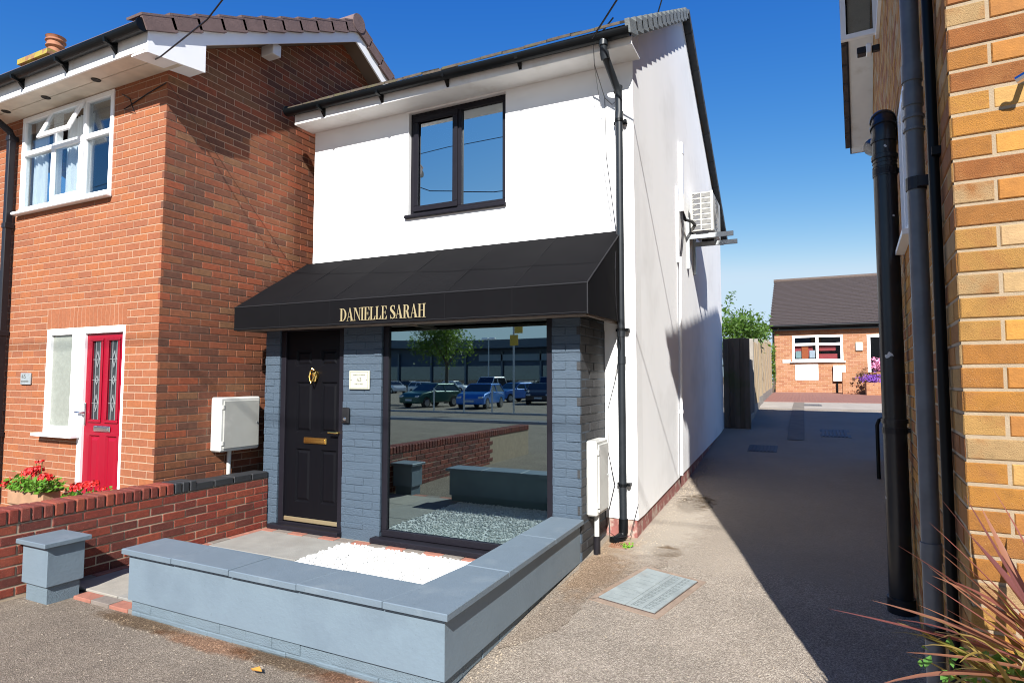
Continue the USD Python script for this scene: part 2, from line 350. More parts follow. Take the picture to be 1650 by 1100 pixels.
def tarmac(name, dark, mid, light, zones=True, vs=175.0):
    """tarmac of visible aggregate: a tone per stone (voronoi cell), finer grit over it, broad patches of wear"""
    n = {'g': ('geometry', {}), 'p': ('principled_bsdf', {'roughness': .93, 'specular_ior_level': .3}),
         'v': ('voronoi_texture', {'scale': vs}), 'sv': ('separate_color', {'color_type': 'rgb'}),
         'r': ('rgb_ramp', {'ramp': [(0, dark), (.22, dark), (.5, mid), (.8, light), (1, tuple(min(.62, x * 1.3) for x in light))]}),
         'nz': ('noise_texture', {'scale': 190.0, 'detail': 2.0, 'roughness': .6}), 'm1': ('map_range', {'from_min': .3, 'from_max': .7, 'to_min': .78, 'to_max': 1.22}),
         'n2': ('noise_texture', {'scale': 1.3, 'detail': 6.0, 'roughness': .65}), 'm2': ('map_range', {'from_min': .3, 'from_max': .7, 'to_min': .80, 'to_max': 1.18}),
         'mm': ('math', {'math_type': 'multiply'}), 'cx': ('combine_xyz', {}), 'mx': ('mix_color', {'blend_type': 'multiply', 'fac': 1.0, 'use_clamp': False}),
         'ht': ('math', {'math_type': 'add'}), 'bu': ('bump', {'strength': .9, 'distance': .006})}
    L = [('g.position', 'v.vector'), ('v.color', 'sv.color'), ('sv.r', 'r.fac'), ('g.position', 'nz.vector'), ('nz.fac', 'm1.value'), ('g.position', 'n2.vector'), ('n2.fac', 'm2.value'),
         ('m1.result', 'mm.value1'), ('m2.result', 'mm.value2'), ('mm.value', 'cx.x'), ('mm.value', 'cx.y'), ('mm.value', 'cx.z'), ('r.color', 'mx.a'), ('cx.vector', 'mx.b'),
         ('v.distance', 'ht.value1'), ('nz.fac', 'ht.value2'), ('ht.value', 'bu.height'), ('bu.normal', 'p.normal')]
    cur = 'mx.result'
    if zones:   # the older, browner pavement in front and the dustier, smoother alley surface behind the relaid strip
        n.update({'sp': ('separate_xyz', {}), 'nb': ('noise_texture', {'scale': 1.7, 'detail': 5.0, 'roughness': .6}), 'o': ('map_range', {'from_min': .3, 'from_max': .7, 'to_min': -.5, 'to_max': .5}),
                  'xa': ('math', {'math_type': 'add'}), 'xf': ('map_range', {'from_min': -2.6, 'from_max': -1.2, 'to_min': 1.0, 'to_max': 0.0, 'clamp': True}), 'x1': ('mix_color', {'blend_type': 'multiply', 'b': (.66, .63, .60), 'use_clamp': False}),
                  'no': ('math', {'math_type': 'multiply', 'value2': .35}), 'ya': ('math', {'math_type': 'add'}), 'yf': ('map_range', {'from_min': 4.98, 'from_max': 5.06, 'to_min': 0.0, 'to_max': .55, 'clamp': True}), 'x2': ('mix_color', {'blend_type': 'mix', 'b': (.29, .245, .195)})})
        L += [('g.position', 'sp.vector'), ('g.position', 'nb.vector'), ('nb.fac', 'o.value'), ('sp.x', 'xa.value1'), ('o.result', 'xa.value2'), ('xa.value', 'xf.value'), (cur, 'x1.a'), ('xf.result', 'x1.fac'),
              ('o.result', 'no.value1'), ('sp.y', 'ya.value1'), ('no.value', 'ya.value2'), ('ya.value', 'yf.value'), ('x1.result', 'x2.a'), ('yf.result', 'x2.fac')]
        cur = 'x2.result'
    L.append((cur, 'p.base_color'))
    MATS[name] = usdkit.material(stage, '/World/Looks/' + name, n, L, surface='p.BSDF'); return MATS[name]
asphalt = tarmac('asphalt', (.19, .157, .125), (.275, .23, .184), (.36, .312, .255))
glass_s = glass_mat('shop_glass', (.10, .14, .15), (.68, .86, .88), .40, .012)
glass_u = glass_mat('upper_window_glass', (.10, .12, .14), (.86, .95, 1.0), .66)
glass_l = glass_mat('clear_glass', (.82, .86, .88), (.9, .95, 1), .10)
glass_d = glass_mat('dark_glass', (.25, .28, .3), (.9, .95, 1), .18)

# ------------------------------------------------------------------ ground
PY = [-400, -30, -16, -6, 0, 1.5, 2.6, 4.85, 5.5, 8.2, 12.0, 16, 18.5, 27, 60, 600]
PZ = [-.2, -.2, -.15, .0, .02, .01, -.02, .07, .13, .27, .64, .88, .93, 1.02, 1.1, 1.1]
def gz(x, y):
    z = np.interp(y, PY, PZ)
    k = np.clip((-1.72 - np.asarray(x, float)) / .2, 0, 1) * np.clip((np.asarray(y, float) - 2.3) / .3, 0, 1)
    return z * (1 - k) + np.minimum(z, -.03) * k
def sheet(xs, ys, dz=0.0, bumpy=0.0):
    xs, ys = np.asarray(xs, float), np.asarray(ys, float)
    X, Y = np.meshgrid(xs, ys); Z = gz(X, Y) + dz
    if bumpy:
        p = np.stack([X.ravel() * .9, Y.ravel() * .9, np.zeros(X.size)], 1)
        try: Z = Z + bumpy * np.asarray(meshkit.fbm(p)).reshape(X.shape)
        except Exception: pass
    n, k = X.shape; V = np.stack([X.ravel(), Y.ravel(), Z.ravel()], 1)
    i = np.arange(n * k).reshape(n, k)
    a, b, c, d = i[:-1, :-1].ravel(), i[:-1, 1:].ravel(), i[1:, 1:].ravel(), i[1:, :-1].ravel()
    return V, np.vstack([np.stack([a, b, c], 1), np.stack([a, c, d], 1)])
gx = np.unique(np.concatenate([[-500, -120, -50, -25, -14, -10], np.arange(-8, 3.01, .2), [4, 6, 10, 20, 50, 120, 500], [-1.72, -1.92]]))
gy = np.unique(np.concatenate([[-400, -120, -60, -30, -20, -12, -6, -4, -2.2, -1], np.arange(0, 13, .2), np.arange(13, 28, .75), [35, 60, 120, 600]]))
V, F = sheet(gx, gy)
single('ground', (V, F), asphalt, 'worn light grey tarmac of the alley and frontage', 'ground', kind='structure', smooth=True)

# ================================================================== the white shop
SX0, SX1, SY = -5.34, -1.70, 4.85          # projecting shop front
WX0, WX1, WY, WYB = -5.36, -1.40, 5.55, 12.1   # upper house
RY, RZ, EZ = 8.32, 6.62, 4.66             # ridge
shop = thing('shop_building', 'white rendered two storey shop with black awning over a slate blue front', 'shop', (-3.4, 4.85, 0))
# upper window opening
UW = (-3.965, -2.745, 3.40, 4.575)
# shopfront openings
DO = (-5.13, -4.245, 0.0, 2.16); GO = (-3.765, -1.955, 0.0, 2.16)
wall = MB()
fp = sbox(WX0, 2.05, WX1, 4.80).difference(sbox(UW[0], UW[2], UW[1], UW[3]))
wall.xz(fp, WY, WY + .22)
wall.box(SX1 + .0, WX1, WY, WY + .22, .30, 2.05)          # strip beside the shop front
part(shop, 'front_wall', wall, render_w)
side = Polygon([(WY + .22, .30), (WYB, .62), (WYB, 4.38), (RY, RZ - .10), (WY + .22, 5.0)])
sw = MB(); sw.yz(side, WX1 - .22, WX1)
sw.yz(Polygon([(WY + .22, 5.0), (WY + .22, .3), (WYB, .62), (WYB, 4.38), (RY, RZ - .1)]), WX0, WX0 + .2)
sw.box(WX0 + .2, WX1 - .22, WYB - .2, WYB, 0, 4.4); sw.yz(Polygon([(WY, 4.80), (WY + .22, 4.80), (WY + .22, 5.0), (5.30, 4.72), (5.30, 4.61), (WY, 4.61)]), WX1 - .2, WX1 - .002)
part(shop, 'side_wall', sw, render_w2)
pl = MB(); pl.box(SX1, WX1 - .012, WY + .012, WY + .2, -.1, .30)
pl.yz(Polygon([(WY + .2, -.1), (WYB - .02, .3), (WYB - .02, .62), (WY + .2, .30)]), WX1 - .2, WX1 - .012)
part(shop, 'plinth', pl, plinth_r)
# slate blue painted brick shop front
core = MB()
for a, b in ((SX0, DO[0]), (DO[1], GO[0]), (GO[1], SX1)):
    core.box(a + .004, b - .004, SY + .0055, SY + .2, -.1, 2.16)
core.box(SX1 - .2, SX1 - .0055, SY + .2, WY, -.1, 2.16)
core.box(SX0, SX1 - .008, SY + .008, SY + .2, 2.16, 2.45)
core.box(SX0, SX0 + .2, SY + .2, WY, -.1, 2.16)
core.box(SX0, SX1, SY + .2, WY, 2.3, 2.45)
part(shop, 'shopfront_wall', core, paint_b)
fr = []
for a, b in ((SX0, DO[0]), (DO[1], GO[0]), (GO[1], SX1)):
    fr += brick_rects(sbox(a, .10 if b < -2 else .04, b, 2.16), u0=-.03, length=.225, joint=.005)
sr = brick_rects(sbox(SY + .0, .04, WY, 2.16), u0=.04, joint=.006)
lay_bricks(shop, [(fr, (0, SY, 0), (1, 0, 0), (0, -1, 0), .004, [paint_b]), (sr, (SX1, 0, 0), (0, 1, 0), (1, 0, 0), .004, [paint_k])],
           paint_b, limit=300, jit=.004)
# interior of the shop (dark room)
rm = MB()
rm.box(SX0 + .2, SX1 - .2, 5.06, 9.0, -.04, .02); rm.box(SX0 + .2, SX1 - .2, 5.06, 9.0, 2.22, 2.30)
rm.box(SX0 + .2, SX0 + .25, 5.06, 9.0, .02, 2.22); rm.box(SX1 - .25, SX1 - .2, 5.06, 9.0, .02, 2.22); rm.box(SX0 + .25, SX1 - .25, 8.95, 9.0, .02, 2.22)
part(shop, 'shop_room', rm, dark_in)
rm = MB(); rm.box(WX0 + .22, WX1 - .24, 6.9, 6.95, 2.5, 4.7); part(shop, 'upper_room', rm, dark_in)
# shop window
x0, x1 = GO[0], GO[1]
g = MB(); g.frame(x0, x1, .055, 2.16, .062, SY + .03, SY + .10); wf = part(shop, 'shop_window_frame', g, anthr)
g = MB(); g.box(x0 + .062, x1 - .062, SY + .055, SY + .075, .117, 2.098); part(wf, 'pane', g, glass_s)
g = MB(); g.box(x0 - .055, x1 + .03, SY - .085, SY + .03, .0, .055, .008); part(wf, 'sill', g, anthr)
# door
g = MB(); g.frame(DO[0], DO[1], .0, 2.16, .07, SY + .02, SY + .09); df = part(shop, 'door_frame', g, anthr)
g = MB(); g.box(DO[0] - .06, DO[1] + .01, SY - .07, SY + .02, -.005, .05, .008); part(df, 'threshold', g, anthr)
dx0, dx1, dz0, dz1 = DO[0] + .07, DO[1] - .07, .075, 2.09
PN = [(-4.935, -4.715, 1.715, 1.885), (-4.59, -4.37, 1.715, 1.885), (-4.925, -4.705, 1.015, 1.545), (-4.58, -4.365, 1.015, 1.545), (-4.92, -4.715, .285, .84), (-4.57, -4.36, .285, .84)]
holes = sbox(dx0, dz0, dx1, dz1)
for a, b, c, d in PN: holes = holes.difference(sbox(a, c, b, d))
g = MB(); g.xz(holes, SY + .05, SY + .085); dl = part(shop, 'shop_door', g, door_bk)
for a, b, c, d in PN:
    g = MB()  # moulded raised panel: frame slopes in, then field comes up
    ys = [SY + .050, SY + .066, SY + .066, SY + .056]; ins = [0, .012, .022, .042]
    rings = [[(a + i, y, c + i), (b - i, y, c + i), (b - i, y, d - i), (a + i, y, d - i)] for i, y in zip(ins, ys)]
    Vv = [p for r in rings for p in r]; Ff = []
    for k in range(3):
        for j in range(4):
            q0, q1 = 4 * k + j, 4 * k + (j + 1) % 4; Ff += [(q0, q1, q1 + 4), (q0, q1 + 4, q0 + 4)]
    Ff += [(12, 13, 14), (12, 14, 15)]; g.add(Vv, Ff); part(dl, 'door_panel', g, door_bk)
g = MB(); g.box(-4.80, -4.49, SY + .035, SY + .05, .90, .965, .006); g.box(-4.785, -4.505, SY + .028, SY + .036, .912, .945, .004); part(dl, 'letterbox', g, gold)
g = MB(); g.box(-4.315, -4.283, SY + .036, SY + .05, .90, 1.135, .006); g.tube([(-4.30, SY + .05, 1.03), (-4.30, SY - .012, 1.03), (-4.315, SY - .015, 1.03), (-4.42, SY - .013, 1.03)], .010, 8); part(dl, 'handle', g, gold, 40)
g = MB(); g.mesh(m3.Manifold.hull(m3.Manifold.sphere(.040, 20).translate((-4.648, SY + .035, 1.625)) + m3.Manifold.sphere(.022, 16).translate((-4.655, SY + .035, 1.565))))
g.tube([(-4.685, SY + .0, 1.66), (-4.69, SY - .012, 1.60), (-4.655, SY - .02, 1.53), (-4.62, SY - .012, 1.60), (-4.612, SY + .0, 1.655)], .010, 8)
g.tube([(-4.66, SY - .01, 1.67), (-4.64, SY - .016, 1.685), (-4.62, SY - .01, 1.67)], .013, 8); part(dl, 'door_knocker', g, gold, 50)
g = MB(); g.box(dx0 + .005, dx1 - .005, SY + .030, SY + .05, .08, .125, .006); part(dl, 'weather_bar', g, M('brushed_gold', (.62, .50, .30), .35, metal=.7))
# upper window
a, b, c, d = UW; yw = WY + .045
g = MB(); g.frame(a, b, c, d, .06, yw, yw + .07); mx = -3.335; g.box(mx - .03, mx + .03, yw, yw + .07, c + .06, d - .06, .004); uf = part(shop, 'upper_window_frame', g, anthr)
g = MB(); g.frame(a + .045, mx - .012, c + .045, d - .05, .062, yw - .018, yw + .0); part(uf, 'casement', g, anthr)
for q0, q1, yy_ in ((a + .107, mx - .074, yw + .012), (mx + .03, b - .06, yw + .03)):
    g = MB(); g.box(q0, q1, yy_, yy_ + .015, c + .062, d - .062); part(uf, 'pane', g, glass_u)
g = MB(); g.box(a - .03, b + .01, WY - .04, yw, c - .038, c, .006); part(uf, 'sill', g, anthr)
# eaves
def ez(x): return 4.69 - .012 * (x + 5.4)
g = MB(); g.box(-5.40, -1.33, 5.25, 5.272, 4.59, 4.73, .003); part(shop, 'fascia', g, fascia_w)
g = MB(); g.box(-5.40, -1.33, 5.272, WY, 4.592, 4.605); part(shop, 'soffit', g, fascia_w)
prof = LineString([(math.cos(t) * .058, math.sin(t) * .058) for t in np.linspace(math.pi, 2 * math.pi, 15)]).buffer(.0035)
g = MB(); ge = trimesh.creation.extrude_polygon(prof, 4.13)
v = ge.vertices; v = np.stack([-5.46 + v[:, 2], 5.188 + v[:, 0], 4.745 + v[:, 1] - .012 * v[:, 2]], 1); g.add(v, ge.faces)
g.tube([(-5.47, 5.188, 4.745), (-5.45, 5.188, 4.745)], .06, 14)
gt = part(shop, 'gutter', g, gutter_b, 40)
for xb in (-4.95, -4.12, -3.28, -2.45, -1.62):
    g = MB(); g.yz(Polygon([(5.25, 4.60), (5.25, 4.70), (5.125, 4.70), (5.135, 4.665), (5.20, 4.655)]), xb, xb + .03); part(gt, 'gutter_bracket', g, gutter_b)
g = MB(); R_ = .034; xd = -1.515
g.tube([(xd - .06, 5.19, 4.70), (xd - .06, 5.19, 4.60)], .042, 14); g.tube([(xd - .06, 5.19, 4.62), (xd - .06, 5.20, 4.54), (xd - .05, 5.24, 4.50), (xd - .012, 5.42, 4.32), (xd, 5.46, 4.28), (xd, 5.47, 4.20)], R_, 14)
g.tube([(xd, 5.47, 4.24), (xd, 5.47, .27)], R_, 16)
for zj in (4.30, 4.52): g.tube([(xd - (.006 if zj < 4.4 else .052), 5.462 if zj < 4.4 else 5.225, zj - .03), (xd - (.002 if zj < 4.4 else .058), 5.468 if zj < 4.4 else 5.205, zj + .03)], .041, 14)
for zj in (4.05, 2.0, 1.75): g.tube([(xd, 5.47, zj - .035), (xd, 5.47, zj + .035)], .039, 14)
dp = part(shop, 'downpipe', g, M('downpipe_black', (.022, .027, .033), .4, .2, 9, spec=.4), 40)
g = MB(); g.tube([(xd, 5.47, .32), (xd, 5.47, .20), (xd - .01, 5.45, .165), (xd - .045, 5.40, .14), (xd - .075, 5.36, .135)], .041, 14); part(dp, 'shoe', g, gutter_b, 40)
for zj in (4.0, 2.03, .62):
    g = MB(); g.box(xd - .062, xd + .062, 5.50, 5.55, zj - .012, zj + .012); g.tube([(xd, 5.47, zj - .013), (xd, 5.47, zj + .013)], .04, 14); g.box(xd + .04, xd + .065, 5.485, 5.51, zj - .012, zj + .012); part(dp, 'bracket', g, gutter_b)
# roof
th = .06; s1 = (RZ - 4.70) / (RY - 5.14); s2 = (RZ - 4.30) / (12.4 - RY)
rf = MB(); rf.yz(Polygon([(5.20, 4.755), (RY, RZ), (12.45, 4.28), (12.45, 4.20), (RY, RZ - .09), (5.27, 4.70)]), WX0 - .06, WX1 + .03)
rt = M('roof_tile_mossy', (.10, .075, .055), .9, .4, 14, .8, 60, big=(16, (.11, .10, .045), .5, .65))
roof = part(shop, 'roof', rf, rt)
for i in range(17):   # first course of mossy tiles over the gutter
    xx0 = WX0 - .06 + i * .236; g = MB(); dz_ = float(rng.uniform(-.004, .008))
    yv0 = 5.165 + float(rng.uniform(-.012, .01))
    g.yz(Polygon([(yv0, 4.752 + dz_), (yv0 + .34, 4.752 + .34 * s1 + dz_), (yv0 + .34, 4.778 + .34 * s1 + dz_), (yv0, 4.778 + dz_)]), xx0, xx0 + .229); part(roof, 'tile', g, rt)
vt = M('verge_tile_grey', (.22, .245, .25), .75, .25, 14, .4, 60); vtb = M('verge_tile_shaded', (.05, .055, .06), .8, .25, 12)  # second copy is darker: shade of the back slope put into its colour
dirf = np.array([0, RY - 5.12, RZ - 4.70]); Lf = np.linalg.norm(dirf); dirf /= Lf; nf = np.array([0, -dirf[2], dirf[1]])
nt = 14; st_ = Lf / nt
for i in range(nt):
    p0 = np.array([WX1 + .065, 5.15, 4.745]) + dirf * (i * st_ - .03)
    tl = math.radians(9); dd = dirf * math.cos(tl) - (-nf) * math.sin(tl) * -1; dd = dirf * math.cos(tl) - nf * math.sin(tl) * 0 + nf * 0
    ax = dirf * math.cos(tl) + nf * (-math.sin(tl)) * -1
    ax = dirf * math.cos(tl) - nf * math.sin(tl); ay = nf * math.cos(tl) + dirf * math.sin(tl)
    g = MB(); g.obox(p0 + ax * (st_ / 2 + .01) + nf * -.03, (1, 0, 0), ax, ay, .022, st_ / 2 + .02, .058); part(roof, 'verge_tile', g, vt)
dirb = np.array([0, 12.45 - RY, 4.30 - RZ]); Lb = np.linalg.norm(dirb); dirb /= Lb; nb = np.array([0, -dirb[2], dirb[1]])
for i in range(16):
    p0 = np.array([WX1 + .05, RY, RZ]) + dirb * ((i + .5) * Lb / 16)
    g = MB(); g.obox(p0 - nb * .03, (1, 0, 0), dirb, nb, .05, Lb / 32 + .01, .05 + .006 * (i % 2)); part(roof, 'verge_tile', g, vtb)
g = MB(); g.tube([(WX1 - 1.2, RY + .1, RZ + .05), (WX1 - 1.0, RY + .1, RZ + .25)], .012, 6); part(shop, 'aerial', g, gutter_b); g = MB(); g.tube([(WX1 - .35, RY, RZ + .02), (WX1 - .22, RY, RZ + .42)], .010, 6); part(shop, 'aerial', g, gutter_b)

# ---- white conduits on the alley wall
g = MB(); g.box(WX1, WX1 + .05, 7.86, 7.94, 3.72, 4.62, .008); g.box(WX1, WX1 + .055, 7.85, 7.95, 4.47, 4.625, .01)
g.box(WX1, WX1 + .03, 7.62, 7.69, 3.02, 3.98, .006)
tr = part(shop, 'cable_trunking', g, upvc)
g = MB(); g.tube([(WX1 + .03, 7.70, 3.10), (WX1 + .03, 7.55, .42)], .018, 8); g.box(WX1, WX1 + .05, 7.6, 7.66, 1.16, 1.2); part(shop, 'waste_pipe', g, upvc, 40)

# ---- awning
AX0, AX1, AY, AZ0, AZ1, AZT = -5.45, -1.52, 4.52, 2.09, 2.335, 2.975
aw = thing('awning', 'wide black canvas awning with gold lettering above the shop door and window', 'awning', (-3.45, 4.52, 2.09))
ALX = -5.37; ATX0 = -5.34   # sloping left end
g = MB()
tlx, trx = -5.335, AX1
Vv = [(AX0, AY, AZ0), (AX1, AY, AZ0), (AX1, AY, AZ1), (AX0, AY, AZ1), (AX0, WY, AZ0 + .02), (AX1, WY, AZ0 + .02), (trx, WY, AZT), (AX0, WY, AZT)]
# fine sag on the slope between ribs
nu, nv = 96, 16; sl = []
for j in range(nv + 1):
    for i in range(nu + 1):
        u, v_ = i / nu, j / nv; x = AX0 + (AX1 - AX0) * u
        ph = (u * 6) % 1; sag = (-.012 * math.sin(math.pi * ph) - .003 * math.sin(9 * u * math.pi + 5 * v_) * math.sin(7.0 * u + 11 * v_)) * math.sin(math.pi * v_)
        sl.append((x, AY + (WY - AY) * v_, AZ1 + (AZT - AZ1) * v_ + sag))
fs = []
for j in range(nv):
    for i in range(nu):
        a_ = j * (nu + 1) + i; fs += [(a_, a_ + 1, a_ + nu + 2), (a_, a_ + nu + 2, a_ + nu + 1)]
g.add(sl, fs); part(aw, 'canopy', g, awn_m, True)
g = MB(); g.box(AX0, AX1, AY - .0, AY + .012, AZ0, AZ1 + .002); part(aw, 'valance', g, awn_m)
for xs_ in (AX0, AX1 - .01):
    g = MB(); g.yz(Polygon([(AY + .012, AZ0), (WY, AZ0 + .02), (WY, AZT), (AY + .012, AZ1)]), xs_, xs_ + .01); part(aw, 'side_panel', g, awn_m)
g = MB(); g.tube([(AX0, AY, AZ1), (AX1, AY, AZ1)], .006, 6); g.tube([(AX1, AY, AZ0), (AX1, AY, AZ1), (AX1, WY, AZT)], .006, 6); g.box(AX0 + .002, AX1 - .002, AY - .003, AY + .0, AZ0 + .012, AZ0 + .016); part(aw, 'piping', g, M('awning_edge', (.014, .014, .016), .7, spec=.3))
seam = M('awning_seam', (.006, .0058, .0068), .8, spec=.08)
for u in range(1, 6):
    x = AX0 + (AX1 - AX0) * u / 6; g = MB()
    d_ = np.array([0, WY - AY, AZT - AZ1]); d_ /= np.linalg.norm(d_); n_ = np.array([0, -d_[2], d_[1]])
    c_ = np.array([x, (AY + WY) / 2, (AZ1 + AZT) / 2]); g.obox(c_ + n_ * .0005, (1, 0, 0), d_, n_, .006, np.linalg.norm([WY - AY, AZT - AZ1]) / 2, .0012)
    g.box(x - .005, x + .005, AY - .0015, AY, AZ0 + .002, AZ1); part(aw, 'seam', g, seam)
g = MB(); g.box(AX0 + .02, AX1 - .02, AY + .02, AY + .06, AZ0 - .012, AZ0 + .012); g.box(AX0 + .1, AX1 - .02, SY - .06, SY - .0, AZ0 + .01, AZ0 + .06)
for x in (AX0 + .03, -3.4, AX1 - .06): g.box(x, x + .03, AY + .06, WY, AZ0 - .005, AZ0 + .02)
part(aw, 'frame', g, M('awning_frame', (.16, .12, .09), .6, .3, 10))

# lettering: high-contrast roman capitals built from outlines (cap height 1)
TK, TN, SFT = .132, .036, .032
def stem(x, w=TK): return [sbox(x, 0, x + w, 1)]
def serif(x0, x1, y): return [sbox(x0, 0 if y == 0 else 1 - SFT, x1, SFT if y == 0 else 1)]
def ell(cx, cy, rx, ry, t0=0, t1=360, n=40):
    return Polygon([(cx + rx * math.cos(math.radians(t)), cy + ry * math.sin(math.radians(t))) for t in np.linspace(t0, t1, n)])
def glyph(ch):
    if ch == 'D':
        o_ = union_all([ell(.24, .5, .44, .5), sbox(.10, 0, .24, 1)]).intersection(sbox(.10, 0, 1, 1))
        i_ = union_all([ell(.26, .5, .27, .46), ]).intersection(sbox(.255, 0, 1, 1))
        return union_all([o_.difference(i_)] + serif(.0, .2, 0) + serif(0, .2, 1)), .72
    if ch == 'A':
        th_ = [Polygon([(.06, 0), (.06 + TN * 1.1, 0), (.33, .98), (.30, 1.0)]), Polygon([(.44, 0), (.62, 0), (.345, 1.02), (.27, 1.0)]), sbox(.16, .30, .50, .335)]
        return union_all(th_ + serif(0, .18, 0) + serif(.37, .70, 0)), .70
    if ch == 'N':
        return union_all([sbox(.08, 0, .08 + TN, 1), sbox(.60, 0, .60 + TN, 1), Polygon([(.06, 1), (.23, 1), (.64, 0), (.60, 0)])] + serif(0, .2, 0) + serif(.0, .2, 1) + serif(.52, .72, 1)), .72
    if ch == 'I': return union_all(stem(.08) + serif(0, .315, 0) + serif(0, .315, 1)), .32
    if ch == 'E':
        return union_all(stem(.08) + [sbox(0, 0, .52, SFT), sbox(0, 1 - SFT, .50, 1), sbox(.2, .49, .40, .525), sbox(.375, .38, .405, .63),
                         Polygon([(.40, SFT), (.52, SFT), (.55, .27), (.52, .27)]), Polygon([(.40, 1 - SFT), (.50, 1 - SFT), (.52, .75), (.49, .75)])]), .57
    if ch == 'L':
        return union_all(stem(.08) + serif(0, .315, 1) + [sbox(0, 0, .50, SFT), Polygon([(.38, SFT), (.50, SFT), (.54, .30), (.51, .30)])]), .55
    if ch == 'R':
        b_ = ell(.25, .745, .30, .255).intersection(sbox(.2, 0, 1, 1)).difference(ell(.26, .745, .145, .215).intersection(sbox(.2, 0, 1, 1)))
        return union_all(stem(.08) + serif(0, .315, 0) + serif(0, .2, 1) + [b_, sbox(.2, 1 - .04, .27, 1), sbox(.2, .49, .27, .525), Polygon([(.30, .51), (.46, .51), (.56, .06), (.66, .03), (.66, 0), (.48, 0), (.42, .08)])]), .66
    if ch == 'H': return union_all(stem(.08) + stem(.47) + [sbox(.2, .49, .5, .525)] + serif(0, .315, 0) + serif(0, .315, 1) + serif(.39, .705, 0) + serif(.39, .705, 1)), .72
    if ch == 'S':
        k = [(.44, .80, .02), (.40, .93, .03), (.28, .985, .025), (.14, .94, .045), (.075, .80, .07), (.12, .66, .09), (.27, .52, .10), (.41, .37, .09), (.455, .22, .065), (.40, .08, .045), (.26, .015, .025), (.12, .06, .03), (.06, .22, .02)]
        ps = [Point(x, y).buffer(w, 12) for x, y, w in k]
        sh = union_all([union_all([a_, b_]).convex_hull for a_, b_ in zip(ps, ps[1:])] + [sbox(.04, .0, .07, .32), sbox(.43, .70, .46, 1.0)])
        return sh, .52
    return Polygon(), .30
def word(text, cap, width):
    x = 0; out = []
    for ch in text:
        if ch == ' ': x += .26; continue
        s_, w_ = glyph(ch); out.append(affinity.translate(s_, x, 0)); x += w_ + .0
    return [affinity.scale(s_, width / x, cap, origin=(0, 0)) for s_ in out]
LX_, LWID, LZ_, LCAP = -4.007, .985, 2.128, .122
# x extent of the lettering on the valance: about -4.0 to -3.1
for s_ in word('DANIELLE SARAH', LCAP, LWID):
    g = MB(); g.poly(s_, (1, 0, 0), (0, 0, 1), (0, -1, 0), (LX_, AY, LZ_), .003, .0055); part(aw, 'letter', g, gilt)

# ---- small things on the shop front
sg = thing('door_sign', 'small square cream plaque numbered 43 between the black door and shop window', 'sign', (-4.02, SY, 1.57))
g = MB(); g.box(-4.15, -3.895, SY - .022, SY - .004, 1.475, 1.66, .004); part(sg, 'plate', g, cream_sign)
g = MB()
for a_, b_, c_, d_ in ((-4.135, -3.91, 1.487, 1.489), (-4.135, -3.91, 1.646, 1.648), (-4.135, -4.133, 1.489, 1.646), (-3.912, -3.91, 1.489, 1.646)): g.box(a_, b_, SY - .0235, SY - .022, c_, d_)
for tx, hh, cz in (('DANIELLE SARAH', .013, 1.612), ('43', .036, 1.553), ('PORT STREET', .012, 1.522)):
    t_ = meshkit.text_mesh(tx, hh, .001); v = t_.vertices; wd = v[:, 0].max()
    g.add(np.stack([v[:, 0] - wd / 2 - 4.0225, SY - .0225 - v[:, 2], v[:, 1] + cz], 1), t_.faces[:, ::-1] if False else t_.faces)
for bx in (-4.12, -3.925): g.box(bx - .004, bx + .004, SY - .0245, SY - .022, 1.563, 1.571)
part(sg, 'lettering', g, ink)
db = thing('doorbell', 'black video doorbell on slate blue brick beside the gold door handle', 'doorbell', (-4.18, SY, 1.21))
g = MB(); g.box(-4.232, -4.14, SY - .035, SY - .004, 1.135, 1.29, .01); part(db, 'body', g, M('bell_black', (.02, .02, .022), .3))
g = MB(); g.lathe([(.0, 0), (.018, 0), (.018, .006), (.012, .008), (.0, .008)], n=18); v, f = g.arr(); g2 = MB(); g2.add(np.stack([-4.186 + v[:, 0], SY - .035 - v[:, 2], 1.175 + v[:, 1]], 1), f[:, ::-1]); part(db, 'button', g2, chrome)

def meter_box(name, label, x, y0, y1, z0, z1, dep, conduit, door_mat, tilt=0):
    t = thing(name, label, 'meter box', (x, (y0 + y1) / 2, z0))
    g = MB(); g.box(x, x + dep, y0, y1, z0, z1, .015); part(t, 'cabinet', g, meter_w)
    g = MB(); g.box(x + dep - .002, x + dep + .012, y0 + .035, y1 - .02, z0 + .03, z1 - .035, .006); d = part(t, 'door', g, door_mat)
    g = MB(); g.tube([(x + dep + .012, y1 - .05, (z0 + z1) / 2), (x + dep + .018, y1 - .05, (z0 + z1) / 2)], .010, 12); part(d, 'lock', g, galv)
    for zz_ in (z0 + .09, z1 - .1):
        g = MB(); g.box(x + dep + .0, x + dep + .016, y0 + .02, y0 + .036, zz_ - .02, zz_ + .02); part(d, 'hinge', g, meter_w)
    g = MB(); conduit(g); part(t, 'conduit', g, meter_w, 40)
    return t
mb1 = meter_box('meter_box', 'tall white meter box on the dark side of the slate blue shop front', SX1, 4.98, 5.31, .42, 1.055, .095, lambda g: g.tube([(SX1 + .06, 5.08, .43), (SX1 + .06, 5.08, .12)], .022, 10), meter_w)
g = MB(); g.tube([(SX1 + .06, 5.08, .24), (SX1 + .06, 5.08, .05)], .03, 10); part(mb1, 'cable_boot', g, black_p, 40)

